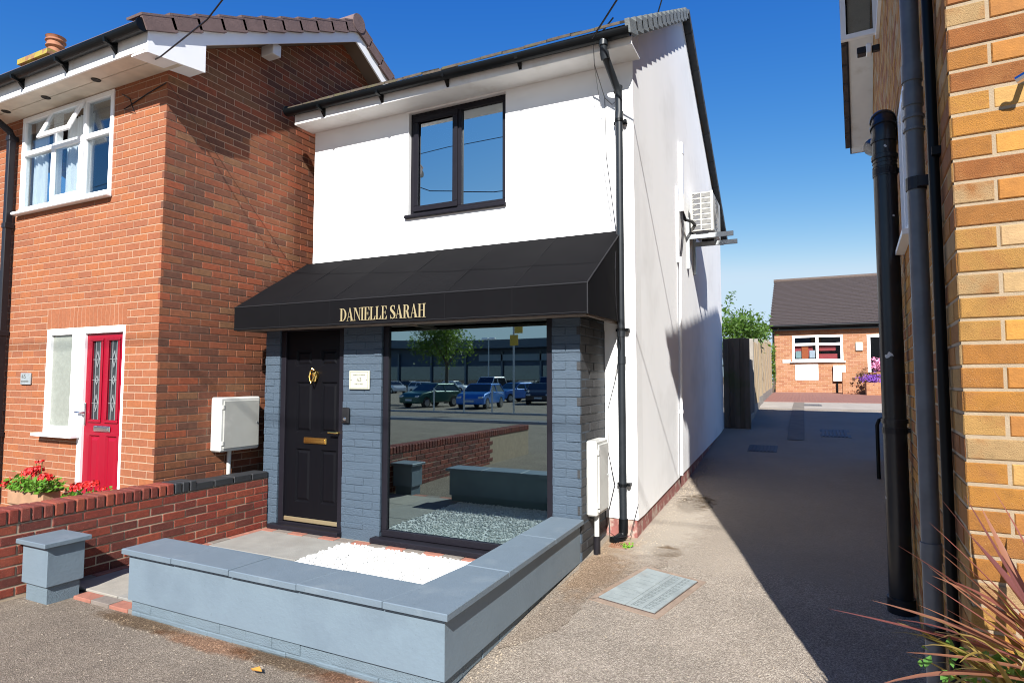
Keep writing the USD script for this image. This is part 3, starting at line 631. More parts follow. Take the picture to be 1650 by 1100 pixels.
# ---- air conditioner on brackets
ac = thing('air_conditioner', 'white air conditioning unit on steel brackets high on the alley wall', 'air conditioner', (-1.2, 8.6, 3.5))
ax0, ax1, ay0, ay1, az0, az1 = -1.335, -1.045, 8.33, 9.12, 3.55, 4.085
g = MB(); g.box(ax0, ax1, ay0 + .012, ay1, az0, az1, .02); part(ac, 'casing', g, M('ac_casing', (.62, .60, .55), .45, .05, 6))
g = MB(); g.box(ax0 + .025, ax1 - .03, ay0 + .006, ay0 + .0125, az0 + .025, az1 - .025); part(ac, 'coil', g, M('ac_coil', (.16, .16, .17), .5, .3, 60))
g = MB()
g.box(ax0, ax0 + .025, ay0, ay0 + .014, az0, az1); g.box(ax1 - .03, ax1, ay0, ay0 + .014, az0, az1)
for k in range(8): zz_ = az0 + .012 + k * (az1 - az0 - .03) / 7; g.box(ax0 + .025, ax1 - .03, ay0, ay0 + .014, zz_ - .006, zz_ + .008)
xm = (ax0 + ax1) / 2 - .01; g.box(xm - .007, xm + .007, ay0 - .001, ay0 + .015, az0 + .02, az1 - .012)
for k in range(7):
    zz_ = az0 + .02 + k * (az1 - az0 - .03) / 7
    arc = [(xm - .01 - .10 * math.cos(t), ay0 + .004, zz_ + .012 + .05 * math.sin(t)) for t in np.linspace(.2, 1.5, 6)]
    g.tube(arc, .003, 5)
    for q in range(4): g.box(xm + .008, ax1 - .03, ay0 + .002, ay0 + .006, zz_ + .014 + q * .013, zz_ + .018 + q * .013)
part(ac, 'grille', g, M('ac_grille', (.66, .65, .60), .45))
g = MB()
fc = np.array([ax1, 8.62, 3.82])
for r_ in (.06, .12, .18, .23): g.tube([fc + (.006, r_ * math.cos(t), r_ * math.sin(t)) for t in np.linspace(0, 2 * math.pi, 25)], .003, 5, False)
part(ac, 'fan_guard', g, M('fan_grey', (.2, .2, .2), .5))
for yb in (8.37, 8.89):
    g = MB(); g.box(WX1, -.80, yb - .018, yb + .018, 3.46, 3.52); g.box(WX1, WX1 + .04, yb - .02, yb + .02, 3.06, 3.75); part(ac, 'bracket', g, galv)
g = MB()
for yb in (8.37, 8.89): g.box(-1.27, -1.11, yb - .03, yb + .03, 3.52, 3.55)
part(ac, 'foot', g, black_p)
g = MB(); g.tube([(WX1 + .03, 7.9, 3.72), (WX1 + .05, 8.0, 3.64), (-1.3, 8.2, 3.66), (-1.28, 8.34, 3.64)], .022, 8); g.tube([(WX1 + .03, 7.86, 3.72), (WX1 + .04, 7.9, 3.5), (WX1 + .04, 7.75, 3.2), (WX1 + .03, 7.70, 3.08)], .014, 8); part(ac, 'pipe_lagging', g, black_p, 40)

# ================================================================== forecourt
g = MB(); g.box(-5.25, -1.9, 2.86, 4.86, -.2, -.012)
single('forecourt', g, M('bedding_mortar', (.42, .36, .28), .95, .2, 9, .5, 120), 'mortar bed of the small paved forecourt of the shop', 'ground', kind='structure')
pv = MB()
slab_m = variants('paving_slab', [(.36, .335, .29), (.33, .315, .285), (.38, .35, .30)], rough=.85, var=.14, vs=5, bump=.4, bs=90, big=(3, (.30, .28, .25), .5, .7))
pav = thing('paving', 'grey flagstones edged with red and grey bricks in front of the black door', 'paving', (-4.6, 3.6, 0)); pav.SetCustomDataByKey('kind', 'structure')
for (a_, b_, c_, d_) in ((-5.16, -4.56, 2.84, 3.40), (-4.55, -4.06, 2.84, 3.40), (-5.16, -4.62, 3.41, 4.05), (-4.61, -4.06, 3.41, 4.05), (-5.16, -4.06, 4.06, 4.69)):
    g = MB(); g.box(a_, b_, c_, d_, -.02, .0 + float(rng.uniform(-.003, .003)), .003); part(pav, 'paving_slab', g, slab_m[rng.integers(3)])
pr_ = M('paver_red', (.40, .16, .11), .85, .18, 14, .4, 120); pg_ = M('paver_grey', (.24, .20, .17), .85, .18, 14, .4, 120)
k = 0
for y_ in (4.70,):
    x = -5.22
    while x < -2.0:
        w_ = .205 + float(rng.uniform(-.004, .004)); g = MB(); g.box(x, x + w_ - .006, y_, y_ + .105, -.02, .004 + float(rng.uniform(-.003, .003)), .003); part(pav, 'brick', g, (pr_, pg_)[k % 2]); x += w_; k += 1
x = -4.88
while x < -4.2:
    g = MB(); g.box(x, x + .205, 2.72, 2.825, -.05, -.004 + float(rng.uniform(-.003, .003)), .003); part(pav, 'brick', g, (pr_, pg_)[k % 2]); x += .212; k += 1
y_ = 2.84
while y_ < 4.65:
    g = MB(); g.box(-5.245, -5.17, y_, y_ + .205, -.02, .002 + float(rng.uniform(-.003, .003)), .003); part(pav, 'brick', g, (pr_, pr_, pg_)[k % 3]); y_ += .212; k += 1
# white gravel
gv = MB(); gv.box(-4.05, -1.95, 2.95, 4.69, -.012, -.004)
icos = trimesh.creation.icosphere(subdivisions=1, radius=1.0)
nst = 5200
for i in range(nst):
    c_ = np.array([rng.uniform(-4.045, -1.97), rng.uniform(2.97, 4.69), rng.uniform(-.006, .006)])
    if c_[1] > 4.66 and rng.random() < .5: continue
    if i % 4 == 0: b_ = trimesh.creation.icosphere(subdivisions=0)
    s_ = rng.uniform(.008, .018, 3) * (1, 1, .75); a_ = rng.uniform(0, 6.28); q = np.array([[math.cos(a_), -math.sin(a_), 0], [math.sin(a_), math.cos(a_), 0], [0, 0, 1]])
    v = b_.vertices * (1 + rng.uniform(-.25, .25, (len(b_.vertices), 1))) * s_
    gv.add(v @ q.T + c_, b_.faces)
single('white_gravel', gv, M('white_stones', island=[(.60, .59, .57), (.48, .47, .45), (.68, .67, .65), (.54, .52, .49), (.32, .30, .27), (.72, .71, .69)], rough=.7), 'bed of crushed white stones inside the blue planter wall', 'gravel', kind='stuff')

# ================================================================== low blue wall and pillar
lw = thing('low_wall', 'low L shaped blue grey rendered wall with flat coping around the white gravel', 'wall', (-3.0, 2.8, 0))
A = np.array
OL, OR, OE = A([-4.215, 2.70]), A([-1.655, 2.665]), A([-1.705, 4.84])      # outer line: left end, corner, shop end
IL, IR, IE = A([-4.215, 2.93]), A([-1.885, 2.895]), A([-1.935, 4.84])
body = Polygon([OL, OR, OE, IE, IR, IL])
g = MB(); g.xy(body, .075, .385); part(lw, 'rendered_wall', g, paint_l)
g = MB(); g.xy(Polygon([OL + (.02, .02), OR + (-.025, .025), OE + (-.025, 0), IE + (.02, 0), IR + (.02, -.02), IL + (.02, -.02)]), -.1, .075); part(lw, 'plinth', g, paint_p)
du = (OR - OL) / np.linalg.norm(OR - OL); n2 = A([du[1], -du[0]])
prs = brick_rects(sbox(.02, -.075, np.linalg.norm(OR - OL) - .02, .074), v0=-.001, joint=.006)
O3 = np.array([OL[0], OL[1] + .018, 0.0])
de = (OE - OR) / np.linalg.norm(OE - OR)
prs2 = brick_rects(sbox(.02, -.075, np.linalg.norm(OE - OR), .074), v0=-.001, joint=.006)
lay_bricks(lw, [(prs, O3, (du[0], du[1], 0), (n2[0], n2[1], 0), .004, [paint_p]), (prs2, (OR[0] - .02, OR[1], 0), (de[0], de[1], 0), (de[1], -de[0], 0), .004, [paint_p])], paint_p, jit=.004)
cz0, cz1 = .387, .422
def slab(pts, dz=0.0):
    P_ = Polygon(pts).buffer(-.0035, join_style=2); g = MB()
    c = np.array(P_.exterior.coords)[:-1]; ci = np.array(P_.buffer(-.004, join_style=2).exterior.coords)[:-1]
    pts3 = np.vstack([np.c_[c, np.full(len(c), cz0 + dz)], np.c_[c, np.full(len(c), cz1 - .004 + dz)], np.c_[ci, np.full(len(ci), cz1 + dz)]])
    g.mesh(m3.Manifold.hull_points(pts3)); part(lw, 'coping_slab', g, paint_c)
fo = [A([x, 2.66 - (x + 4.25) * .0135]) for x in (-4.25, -3.725, -3.185, -2.63, -2.02)]
bo = [A([x, 2.985 - (x + 4.25) * .0135]) for x in (-4.25, -3.715, -3.17, -2.56, -1.94)]
for i in range(4): slab([fo[i], fo[i + 1], bo[i + 1], bo[i]], dz=(.0, .002, -.001, .001)[i])
co = A([-1.615, 2.625]); e1 = A([-1.632, 3.36]); e2 = A([-1.655, 4.18]); e3 = A([-1.672, 4.845])
i0, i1, i2, i3 = A([-1.94, 2.955]), A([-1.945, 3.37]), A([-1.958, 4.19]), A([-1.968, 4.845])
slab([fo[4], co, e1, i1, bo[4]]); slab([e1, e2, i2, i1], .001); slab([e2, e3, i3, i2])
gp = thing('gate_pillar', 'small square blue grey pillar with flat cap by the red brick wall', 'pillar', (-5.03, 2.65, 0))
px0, px1, py0, py1 = -5.215, -4.90, 2.545, 2.80
g = MB(); g.box(px0, px1, py0, py1, .095, .375, .005); part(gp, 'rendered_body', g, paint_l)
g = MB(); g.box(px0 + .03, px1 - .02, py0 + .02, py1 - .02, -.08, .095); part(gp, 'plinth', g, paint_p)
g = MB(); g.box(px0 - .028, px1 + .03, py0 - .035, py1 + .03, .378, .412, .004); part(gp, 'coping_slab', g, paint_c)

# ================================================================== red brick boundary wall
bw = thing('boundary_wall', 'low dark red brick garden wall beside the forecourt, black bricks on its far end', 'wall', (-5.36, 3.0, 0))
BX, BXB = -5.25, -5.455
g = MB(); g.box(BXB + .006, BX - .006, -1.9, 4.84, -.1, .515); g.box(BXB + .012, BX - .012, -1.9, 3.95, .515, .605); g.box(BXB + .012, BX - .012, 3.95, 4.84, .515, .58); part(bw, 'mortar_core', g, mort_s)
r1 = brick_rects(sbox(-1.9, .0, 4.84, .515), v0=-.01, u0=.05)
r2 = [affinity.scale(q, -1, 1, origin=(0, 0)) for q in r1]
lay_bricks(bw, [(r1, (BX, 0, 0), (0, 1, 0), (1, 0, 0), .005, bm_bnd), (r1, (BXB, 0, 0), (0, 1, 0), (-1, 0, 0), .004, bm_bnd)], bs_tone, limit=300, margin=1600, jit=.003, stuffname='brickwork')
cp_b = M('brick_black_painted', (.03, .032, .036), .6, .25, 20, .4, 120)
y_ = -1.9; n_ = 0
while y_ < 3.93:
    g = MB(); dk = y_ > 3.70
    g.box(BXB - .006, BX + .006, y_, y_ + .066, .520, .622 + float(rng.uniform(-.004, .004)), .008); part(bw, 'coping_brick', g, cp_b if dk else bm_bnd[(0, 2, 4, 1, 5)[rng.integers(5)]], label='black painted brick' if dk else None); y_ += .0765
y_ = 3.955
while y_ < 4.75:
    g = MB(); e_ = min(y_ + .215, 4.835); g.box(BXB + .0, BX + .004, y_, e_, .520, .588 + float(rng.uniform(-.003, .003)), .006); part(bw, 'coping_brick', g, cp_b, label='black painted brick'); y_ += .225

# ================================================================== left brick house
LX1, LY = -5.62, 3.80; LX0 = -14.0; LRY, LEZ = 6.30, 4.70
bh = thing('brick_house', 'red brick house with red front door and white windows left of the shop', 'house', (-8, 3.8, .3))
win = (-8.19, -6.46, 3.50, 4.62); dor = (-7.50, -6.13, .98, 2.12); dor2 = (-6.87, -6.13, -.1, 2.12); bay = (-10.2, -8.48, 1.0, 2.35)
hol = [sbox(win[0], win[2], win[1], win[3]), sbox(dor[0], dor[2], dor[1], dor[3]), sbox(dor2[0], dor2[2], dor2[1], dor2[3]), sbox(bay[0], bay[2], bay[1], bay[3])]
fpoly = sbox(LX0, -.1, LX1, 4.76); reg = fpoly
for h in hol: reg = reg.difference(h)
LRZ = 6.22; LYB = 9.2
spoly = Polygon([(LY, -.1), (LYB, -.1), (LYB, 4.7), (LRY, 6.17), (LY, 4.845)])
g = MB(); g.xz(reg.intersection(sbox(LX0, -1, LX1 - .006, 9)), LY + .0035, LY + .22); g.yz(Polygon([(LY + .22, -.1), (LYB, -.1), (LYB, 4.69), (LRY, 6.165), (LY + .22, 4.95)]), LX1 - .22, LX1 - .006)
g.box(LX0, LX0 + .2, LY + .22, LYB, -.1, 4.7); g.box(LX0 + .2, LX1 - .22, LYB - .2, LYB, -.1, 4.7)
part(bh, 'wall', g, mort_f)
sold = sbox(-7.52, 2.12, -6.12, 2.345)
fr = brick_rects(fpoly.intersection(sbox(-13.8, 0, LX1, 4.76)), hol + [sold], v0=.02, u0=LX1 + .112, joint=.0085)
sr = brick_rects(spoly.intersection(sbox(LY, .2, 8.2, 7)), [], v0=.02, u0=LY)
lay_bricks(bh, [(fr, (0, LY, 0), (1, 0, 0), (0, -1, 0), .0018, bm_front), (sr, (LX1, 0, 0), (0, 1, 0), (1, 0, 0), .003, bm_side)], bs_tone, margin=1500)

# soldier course, windows and door of the brick house
g_sold = [sbox(-7.515 + i * .0697 + .003, 2.125, -7.515 + (i + 1) * .0697 - .003, 2.34) for i in range(20)]
for q in g_sold: part(bh, 'soldier_brick', brick_piece(q, (0, LY, 0), (1, 0, 0), (0, -1, 0), proud=float(rng.uniform(-.001, .001))), bm_front[(0, 1, 2, 4)[rng.integers(4)]])
def pane(parent, x0, x1, z0, z1, y, mat=None, name='pane'):
    g = MB(); g.box(x0, x1, y, y + .012, z0, z1); return part(parent, name, g, mat or glass_l)
a, b, c, d = win; yf = LY - .012
g = MB(); g.frame(a, b, c, d, .055, yf, yf + .07)
m1, m2, tz = -7.515, -6.965, 4.185
g.box(m1 - .03, m1 + .03, yf, yf + .07, c + .055, d - .055, .004); g.box(m2 - .03, m2 + .03, yf, yf + .07, c + .055, d - .055, .004)
for q0, q1 in ((a + .055, m1 - .03), (m1 + .03, m2 - .03), (m2 + .03, b - .055)): g.box(q0, q1, yf, yf + .07, tz - .028, tz + .028, .004)
hw = part(bh, 'window_frame', g, upvc)
for q0, q1 in ((a + .055, m1 - .03), (m2 + .03, b - .055)):
    pane(hw, q0, q1, c + .055, tz - .028, yf + .03); pane(hw, q0, q1, tz + .028, d - .055, yf + .03)
g = MB(); g.frame(m1 - .02, m2 + .02, c + .03, tz + .02, .075, yf - .022, yf - .001, .006); cs = part(hw, 'casement', g, upvc)
pane(hw, m1 + .05, m2 - .05, c + .10, tz - .05, yf - .012)
# top hung light, pushed open
ang = math.radians(22); hz = d - .045; L0 = d - .045 - (tz - .005)
g = MB(); g.frame(m1 - .02, m2 + .02, -L0, 0, .06, -.028, .0, .006); v, f = g.arr()
def tilt(v):
    y, z = v[:, 1], v[:, 2]
    return np.stack([v[:, 0], yf - .004 + y * math.cos(ang) + z * math.sin(ang), hz + z * math.cos(ang) - y * math.sin(ang)], 1)
part(hw, 'open_top_light', (tilt(v), f), upvc)
g = MB(); g.box(m1 + .04, m2 - .04, -.02, -.008, -L0 + .06, -.06); v, f = g.arr(); part(hw, 'pane', (tilt(v), f), glass_l)
g = MB(); g.box(a - .04, b + .02, LY - .075, yf + .01, c - .035, c, .008); part(hw, 'sill', g, upvc)
cloth = M('curtain_cloth', (.78, .77, .75), .9, .05, 8)
def curtain(parent, x0, x1, z0, z1, y, amp=.018, wl=.075):
    n = int((x1 - x0) / .01) + 2; X = np.linspace(x0, x1, n); Yc = y + amp * np.sin((X - x0) / wl * 2 * math.pi) + amp * .5 * np.sin((X - x0) / wl * 3.1)
    V = np.vstack([np.c_[X, Yc, np.full(n, z0)], np.c_[X, Yc, np.full(n, z1)]]); i = np.arange(n - 1)
    part(parent, 'curtain', (V, np.vstack([np.c_[i, i + 1, i + 1 + n], np.c_[i, i + 1 + n, i + n]])), cloth, True)
curtain(hw, -8.14, -7.84, c, d, LY + .10); curtain(hw, -7.50, -6.99, c, d - .1, LY + .11); curtain(hw, -6.66, -6.49, c, d, LY + .10)
g = MB(); g.box(-9.0, -5.9, LY + .9, LY + .95, 3.2, 4.75); part(bh, 'upstairs_room', g, M('room_wall', (.18, .16, .13), .9))
# door set
yf = LY - .006
g = MB(); a, b, d = dor[0], dor[1], dor[3]
g.box(a, b, yf, yf + .07, d - .07, d, .004); g.box(a, a + .075, yf, yf + .07, 1.0, d - .07, .004); g.box(-6.872, -6.80, yf, yf + .07, .28, d - .07, .004); g.box(b - .035, b, yf, yf + .07, .28, d - .07, .004)
g.box(a + .075, -6.872, yf, yf + .07, 1.0, 1.075, .004); g.box(-7.03, -6.872, yf + .002, yf + .065, 1.075, d - .07, .004)
hd = part(bh, 'door_frame', g, upvc)
g = MB(); g.box(a - .05, -6.82, LY - .10, yf, .965, 1.0, .006); part(hd, 'sill', g, upvc)
obsc = M('obscured_glass', (.34, .36, .31), .12, .12, 18, .3, 60, spec=.8)
pane(hd, a + .075, -7.03, 1.075, d - .07, yf + .03, obsc)
rx0, rx1, rz0, rz1 = -6.80, -6.165, .30, d - .07
hp = sbox(rx0, rz0, rx1, rz1)
GL = [(-6.70, -6.545, 1.16, 1.97), (-6.42, -6.265, 1.16, 1.97)]; PL = [(-6.71, -6.53, .40, 1.0), (-6.43, -6.25, .40, 1.0)]
for q in GL + PL: hp = hp.difference(sbox(q[0], q[2], q[1], q[3]))
g = MB(); g.xz(hp, yf + .03, yf + .065)
rd = part(bh, 'red_door', g, redd)
for q in GL:
    g = MB(); g.frame(q[0] - .03, q[1] + .03, q[2] - .03, q[3] + .03, .032, yf + .016, yf + .03, .006); part(rd, 'glazing_bead', g, redd)
    g = MB(); g.box(q[0], q[1], yf + .04, yf + .05, q[2], q[3]); part(rd, 'glass', g, M('leaded_glass', (.04, .045, .05), .08, .3, 30, spec=.8))
    g = MB(); xm = (q[0] + q[1]) / 2
    for xo in (-.035, .035): g.box(xm + xo - .004, xm + xo + .004, yf + .036, yf + .04, q[2], q[3])
    for zc in (1.78, 1.565, 1.33):
        w_, h_ = (.035, .09) if zc != 1.565 else (.03, .05)
        dm = Polygon([(xm - w_, zc), (xm, zc + h_), (xm + w_, zc), (xm, zc - h_)]); g.xz(dm.difference(dm.buffer(-.009)), yf + .033, yf + .0385)
        g.box(q[0], q[1], yf + .037, yf + .04, zc - .003, zc + .003)
    part(rd, 'lead_strip', g, M('lead_came', (.52, .55, .55), .35, metal=.5))
for q in PL:
    a_, b_, c_, d_ = q; ys = [yf + .03, yf + .048, yf + .048, yf + .036]; ins = [0, .014, .026, .05]
    rings = [[(a_ + i, y, c_ + i), (b_ - i, y, c_ + i), (b_ - i, y, d_ - i), (a_ + i, y, d_ - i)] for i, y in zip(ins, ys)]
    Vv = [p for r in rings for p in r]; Ff = []
    for k in range(3):
        for j in range(4): q0, q1 = 4 * k + j, 4 * k + (j + 1) % 4; Ff += [(q0, q1, q1 + 4), (q0, q1 + 4, q0 + 4)]
    g = MB(); g.add(Vv, Ff + [(12, 13, 14), (12, 14, 15)]); part(rd, 'door_panel', g, redd)
g = MB(); g.box(-6.62, -6.345, yf + .014, yf + .03, 1.04, 1.10, .008); g.box(-6.60, -6.365, yf + .006, yf + .016, 1.055, 1.088, .006); part(rd, 'letterbox', g, chrome)
g = MB(); g.box(-6.79, -6.765, yf + .014, yf + .03, 1.10, 1.33, .005); g.tube([(-6.778, yf + .02, 1.23), (-6.778, yf - .03, 1.23), (-6.86, yf - .032, 1.235)], .010, 8); part(rd, 'handle', g, chrome, 40)
# ground floor bay window at the edge
g = MB(); g.frame(bay[0], bay[1], bay[2], bay[3], .07, LY - .005, LY + .06); bw_ = part(bh, 'bay_window_frame', g, upvc); pane(bw_, bay[0] + .07, bay[1] - .07, bay[2] + .07, bay[3] - .07, LY + .03, glass_d)
# eaves of the brick house
g = MB(); g.box(LX0, -5.385, 3.43, 3.45, 4.615, 4.80, .003); part(bh, 'fascia', g, fascia_w)
g = MB(); g.box(LX0, -5.39, 3.45, 3.615, 4.628, 4.640); g.box(LX0, -5.39, 3.622, LY - .002, 4.628, 4.640); sf = part(bh, 'soffit', g, soffit_t)
for x in (-8.15, -7.35, -6.45, -9.2):
    g = MB(); g.lathe([(0, 0), (.042, 0), (.046, .006), (.0, .006)], (x, 3.60, 4.620), 16); part(sf, 'vent', g, M('vent_dark', (.03, .022, .016), .8))
g = MB(); g.yz(Polygon([(3.43, 4.58), (4.03, 4.66), (4.03, 5.12), (3.43, 4.80)]), -5.40, -5.375); g.yz(Polygon([(3.43, 4.585), (4.03, 4.665), (4.03, 4.68), (3.43, 4.60)]), -5.61, -5.40); g.yz(Polygon([(4.015, 4.665), (4.03, 4.665), (4.03, 5.1), (4.015, 5.1)]), -5.61, -5.40); part(bh, 'eaves_box', g, upvc)
lf = np.array([0, 6.30 - 3.36, 6.42 - 4.86]); lf /= np.linalg.norm(lf); ln_ = np.array([0, -lf[2], lf[1]]); lap = np.array([0, 6.30, 6.42])
lb = np.array([0, 9.3 - 6.30, 4.72 - 6.42]); lb /= np.linalg.norm(lb); lbn = np.array([0, -lb[2], lb[1]])
def zf(y): return 6.42 + (y - 6.30) * lf[2] / lf[1]
def zb(y): return 6.42 + (y - 6.30) * lb[2] / lb[1]
g = MB(); g.yz(Polygon([(4.03, zf(4.03) - .27), (6.30, 6.42 - .27), (6.30, 6.42 - .06), (4.03, zf(4.03) - .06)]), -5.40, -5.378)
g.yz(Polygon([(6.30, 6.42 - .27), (9.2, zb(9.2) - .27), (9.2, zb(9.2) - .06), (6.30, 6.42 - .06)]), -5.40, -5.378); part(bh, 'bargeboard', g, upvc)
g = MB(); g.yz(Polygon([(4.03, zf(4.03) - .25), (6.30, 6.42 - .25), (9.2, zb(9.2) - .25), (9.2, zb(9.2) - .235), (6.30, 6.42 - .235), (4.03, zf(4.03) - .235)]), LX1 - .02, -5.40); part(bh, 'gable_soffit', g, M('gable_soffit_shaded_brown', (.22, .16, .12), .7))  # brown deepened so the colour carries the shade under the verge
g = MB(); g.box(LX1, -5.43, 4.93, 5.05, zf(4.99) - .40, zf(4.99) - .26, .004); part(bh, 'purlin_end', g, fascia_w)
rtl = M('roof_tile_purple', (.19, .125, .115), .75, .2, 10, .3, 60)
g = MB(); g.yz(Polygon([(3.36, zf(3.36) - .06), (6.30, 6.36), (9.3, zb(9.3) - .06), (9.3, zb(9.3)), (6.30, 6.42), (3.36, zf(3.36))]), LX0, -5.36); lr = part(bh, 'roof', g, rtl)
nt = 11; Lr = np.linalg.norm(lap - np.array([0, 3.36, zf(3.36)])); st_ = Lr / nt
for i in range(nt):
    p0 = np.array([-5.36, 3.36, zf(3.36)]) + lf * (i * st_); tl = math.radians(4.5); ax = lf * math.cos(tl) - ln_ * math.sin(tl); ay = ln_ * math.cos(tl) + lf * math.sin(tl)
    g = MB(); cc = p0 + ax * (st_ / 2 + .012) + ln_ * .012
    g.obox(cc - ln_ * .045, (1, 0, 0), ax, ay, .018, st_ / 2 + .015, .072); g.obox(cc + (-.09, 0, 0) + ay * .022, (1, 0, 0), ax, ay, .11, st_ / 2 + .015, .010); part(lr, 'verge_tile', g, rtl)
for i in range(12):
    p0 = lap + (-5.36, 0, 0) + lb * ((i + .08) * .29); tl = math.radians(-5); ax = lb * math.cos(tl) + lbn * math.sin(-tl); ay = np.cross((1, 0, 0), ax)
    g = MB(); cc = p0 + ax * .14; g.obox(cc - lbn * .045, (1, 0, 0), ax, ay, .018, .152, .070); g.obox(cc + (-.09, 0, 0) + ay * .025, (1, 0, 0), ax, ay, .11, .152, .010); part(lr, 'verge_tile', g, rtl)
g = MB(); g.tube([(LX0, 6.30, 6.40), (-5.335, 6.30, 6.40)], .125, 18); part(lr, 'ridge_tile', g, rtl, 40)
v = ge.vertices; k_ = (-5.36 - LX0) / 4.13
g = MB(); g.add(np.stack([LX0 + v[:, 2] * k_, 3.366 + v[:, 0], 4.80 + v[:, 1]], 1), ge.faces); g.tube([(-5.37, 3.366, 4.80), (-5.355, 3.366, 4.80)], .061, 14); lg = part(bh, 'gutter', g, gutter_b, 40)
for x in (-5.85, -6.65, -7.45, -8.25):
    g = MB(); g.yz(Polygon([(3.43, 4.66), (3.43, 4.77), (3.30, 4.77), (3.31, 4.73), (3.38, 4.715)]), x, x + .03); part(lg, 'gutter_bracket', g, gutter_b)
g = MB(); xd = -8.30
g.box(xd - .034, xd + .034, 3.70, 3.768, .2, 4.42, .006); g.tube([(xd - .02, 3.40, 4.74), (xd - .02, 3.42, 4.66), (xd, 3.71, 4.46), (xd, 3.735, 4.40)], .038, 12)
for zz_ in (4.38, 3.35, 2.1, .95): g.box(xd - .04, xd + .04, 3.692, 3.79, zz_ - .03, zz_ + .03, .004)
ld = part(bh, 'downpipe', g, black_p)
g = MB(); g.box(-13.9, -12.95, 6.35, 7.05, 5.8, 7.93); g.box(-13.95, -12.9, 6.3, 7.1, 7.80, 7.9); ch = part(bh, 'chimney', g, M('chimney_brick_lichen', (.34, .16, .08), .9, .3, 14, big=(8, (.42, .34, .06), .45, .55)))
g = MB(); g.lathe([(r_ * .74, z_ * .85) for r_, z_ in [(.22, 0), (.19, .06), (.17, .3), (.23, .34), (.23, .36), (.20, .40), (.20, .45), (.24, .47), (.24, .49), (.20, .52), (.22, .56), (.24, .58), (.0, .6)]], (-13.42, 6.7, 7.93), 20); part(ch, 'chimney_pot', g, M('terracotta', (.40, .16, .08), .8, .2, 9), 40)
# cables tacked to the corner
g = MB()
g.tube([(-5.62, LY - .012, 4.50), (-5.9, LY - .012, 4.45), (-6.1, LY - .012, 4.40), (-6.28, LY - .012, 4.36), (-6.1, LY - .02, 4.30), (-6.18, LY - .015, 4.45), (-6.32, LY - .012, 4.53)], .006, 6)
g.tube([(-5.606, LY, 4.5), (-5.606, 4.05, 4.28), (-5.606, 4.6, 3.75), (-5.606, 5.4, 3.0), (-5.606, 5.9, 2.55)], .0018, 5); part(bh, 'wall_cable', g, black_p)
hs = thing('house_sign', 'small silver number plate 45 on orange brick left of the red door', 'sign', (-7.86, LY, 1.58))
g = MB(); g.box(-7.965, -7.765, LY - .018, LY - .004, 1.515, 1.645, .003); part(hs, 'plate', g, M('brushed_silver', (.55, .60, .62), .35, .2, 25, metal=.4))
t_ = meshkit.text_mesh('45', .048, .001); v = t_.vertices; g = MB(); g.add(np.stack([v[:, 0] - 7.94, LY - .0185 - v[:, 2], v[:, 1] + 1.583], 1), t_.faces); g.box(-7.95, -7.80, LY - .0195, LY - .018, 1.545, 1.557); part(hs, 'lettering', g, ink)
meter_box('meter_box', 'grey white meter box on brown brick gable wall left of the awning', LX1, 4.40, 4.91, .82, 1.385, .15, lambda g: g.tube([(LX1 + .05, 4.60, .83), (LX1 + .05, 4.60, .3)], .022, 10), meter_g)

# ---- geraniums behind the boundary wall
gleaf = leaf_mat('geranium_leaf', [(.09, .22, .02), (.16, .32, .03), (.25, .38, .05)]); gred = M('geranium_red', (.72, .012, .012), .6, .15, 40, island=[(.72, .012, .01), (.60, .008, .008), (.80, .03, .015)])
def geranium(label, c, w, d_, nl, heads, seed):
    r = np.random.default_rng(seed); t = thing('geranium', label, 'flowers', c, group=None)
    g = MB(); g.box(c[0] - w, c[0] + w, c[1] - d_, c[1] + d_, c[2] - .02, c[2] + .16, .02); part(t, 'planter_box', g, M('terracotta_pale', (.45, .25, .14), .85, .2, 10))
    g = MB()
    for i in range(nl):
        p = np.array([c[0] + r.uniform(-w, w) * 1.15, c[1] + r.uniform(-d_, d_) * 1.4, c[2] + .14 + abs(r.normal(0, .055))]); s_ = r.uniform(.013, .026)
        n_ = r.normal(0, .6, 3) + (0, -.5, 1.0); n_ /= np.linalg.norm(n_); u_ = np.cross(n_, r.normal(0, 1, 3)); u_ /= np.linalg.norm(u_); w_ = np.cross(n_, u_)
        ring = [p + s_ * (1 + .15 * math.cos(5 * a_)) * (u_ * math.cos(a_) + w_ * math.sin(a_)) for a_ in np.linspace(0, 2 * math.pi, 9)[:-1]]
        g.add([p - n_ * s_ * .2] + ring, [(0, 1 + k, 1 + (k + 1) % 8) for k in range(8)])
    part(t, 'leaves', g, gleaf)
    gs = MB()
    for hx, hy, hz_, hr in heads:
        h = np.array([c[0] + hx, c[1] + hy, c[2] + hz_]); gs.tube([(h[0] * .8 + c[0] * .2, h[1], c[2] + .12), h], .004, 5); g = MB()
        for i in range(int(46 * (hr / .05) ** 2)):
            n_ = r.normal(0, 1, 3); n_[2] = abs(n_[2]) * .8 + n_[2] * .2; n_ /= np.linalg.norm(n_); p = h + n_ * hr * r.uniform(.75, 1.05); u_ = np.cross(n_, r.normal(0, 1, 3)); u_ /= np.linalg.norm(u_); w_ = np.cross(n_, u_); s_ = r.uniform(.010, .016)
            g.add([p] + [p + n_ * .004 + s_ * (u_ * math.cos(a_) + w_ * math.sin(a_)) for a_ in np.linspace(0, 2 * math.pi, 6)[:-1]], [(0, 1 + k, 1 + (k + 1) % 5) for k in range(5)])
        part(t, 'flower_head', g, gred)
    part(t, 'stems', gs, M('geranium_stem', (.10, .16, .04), .7))
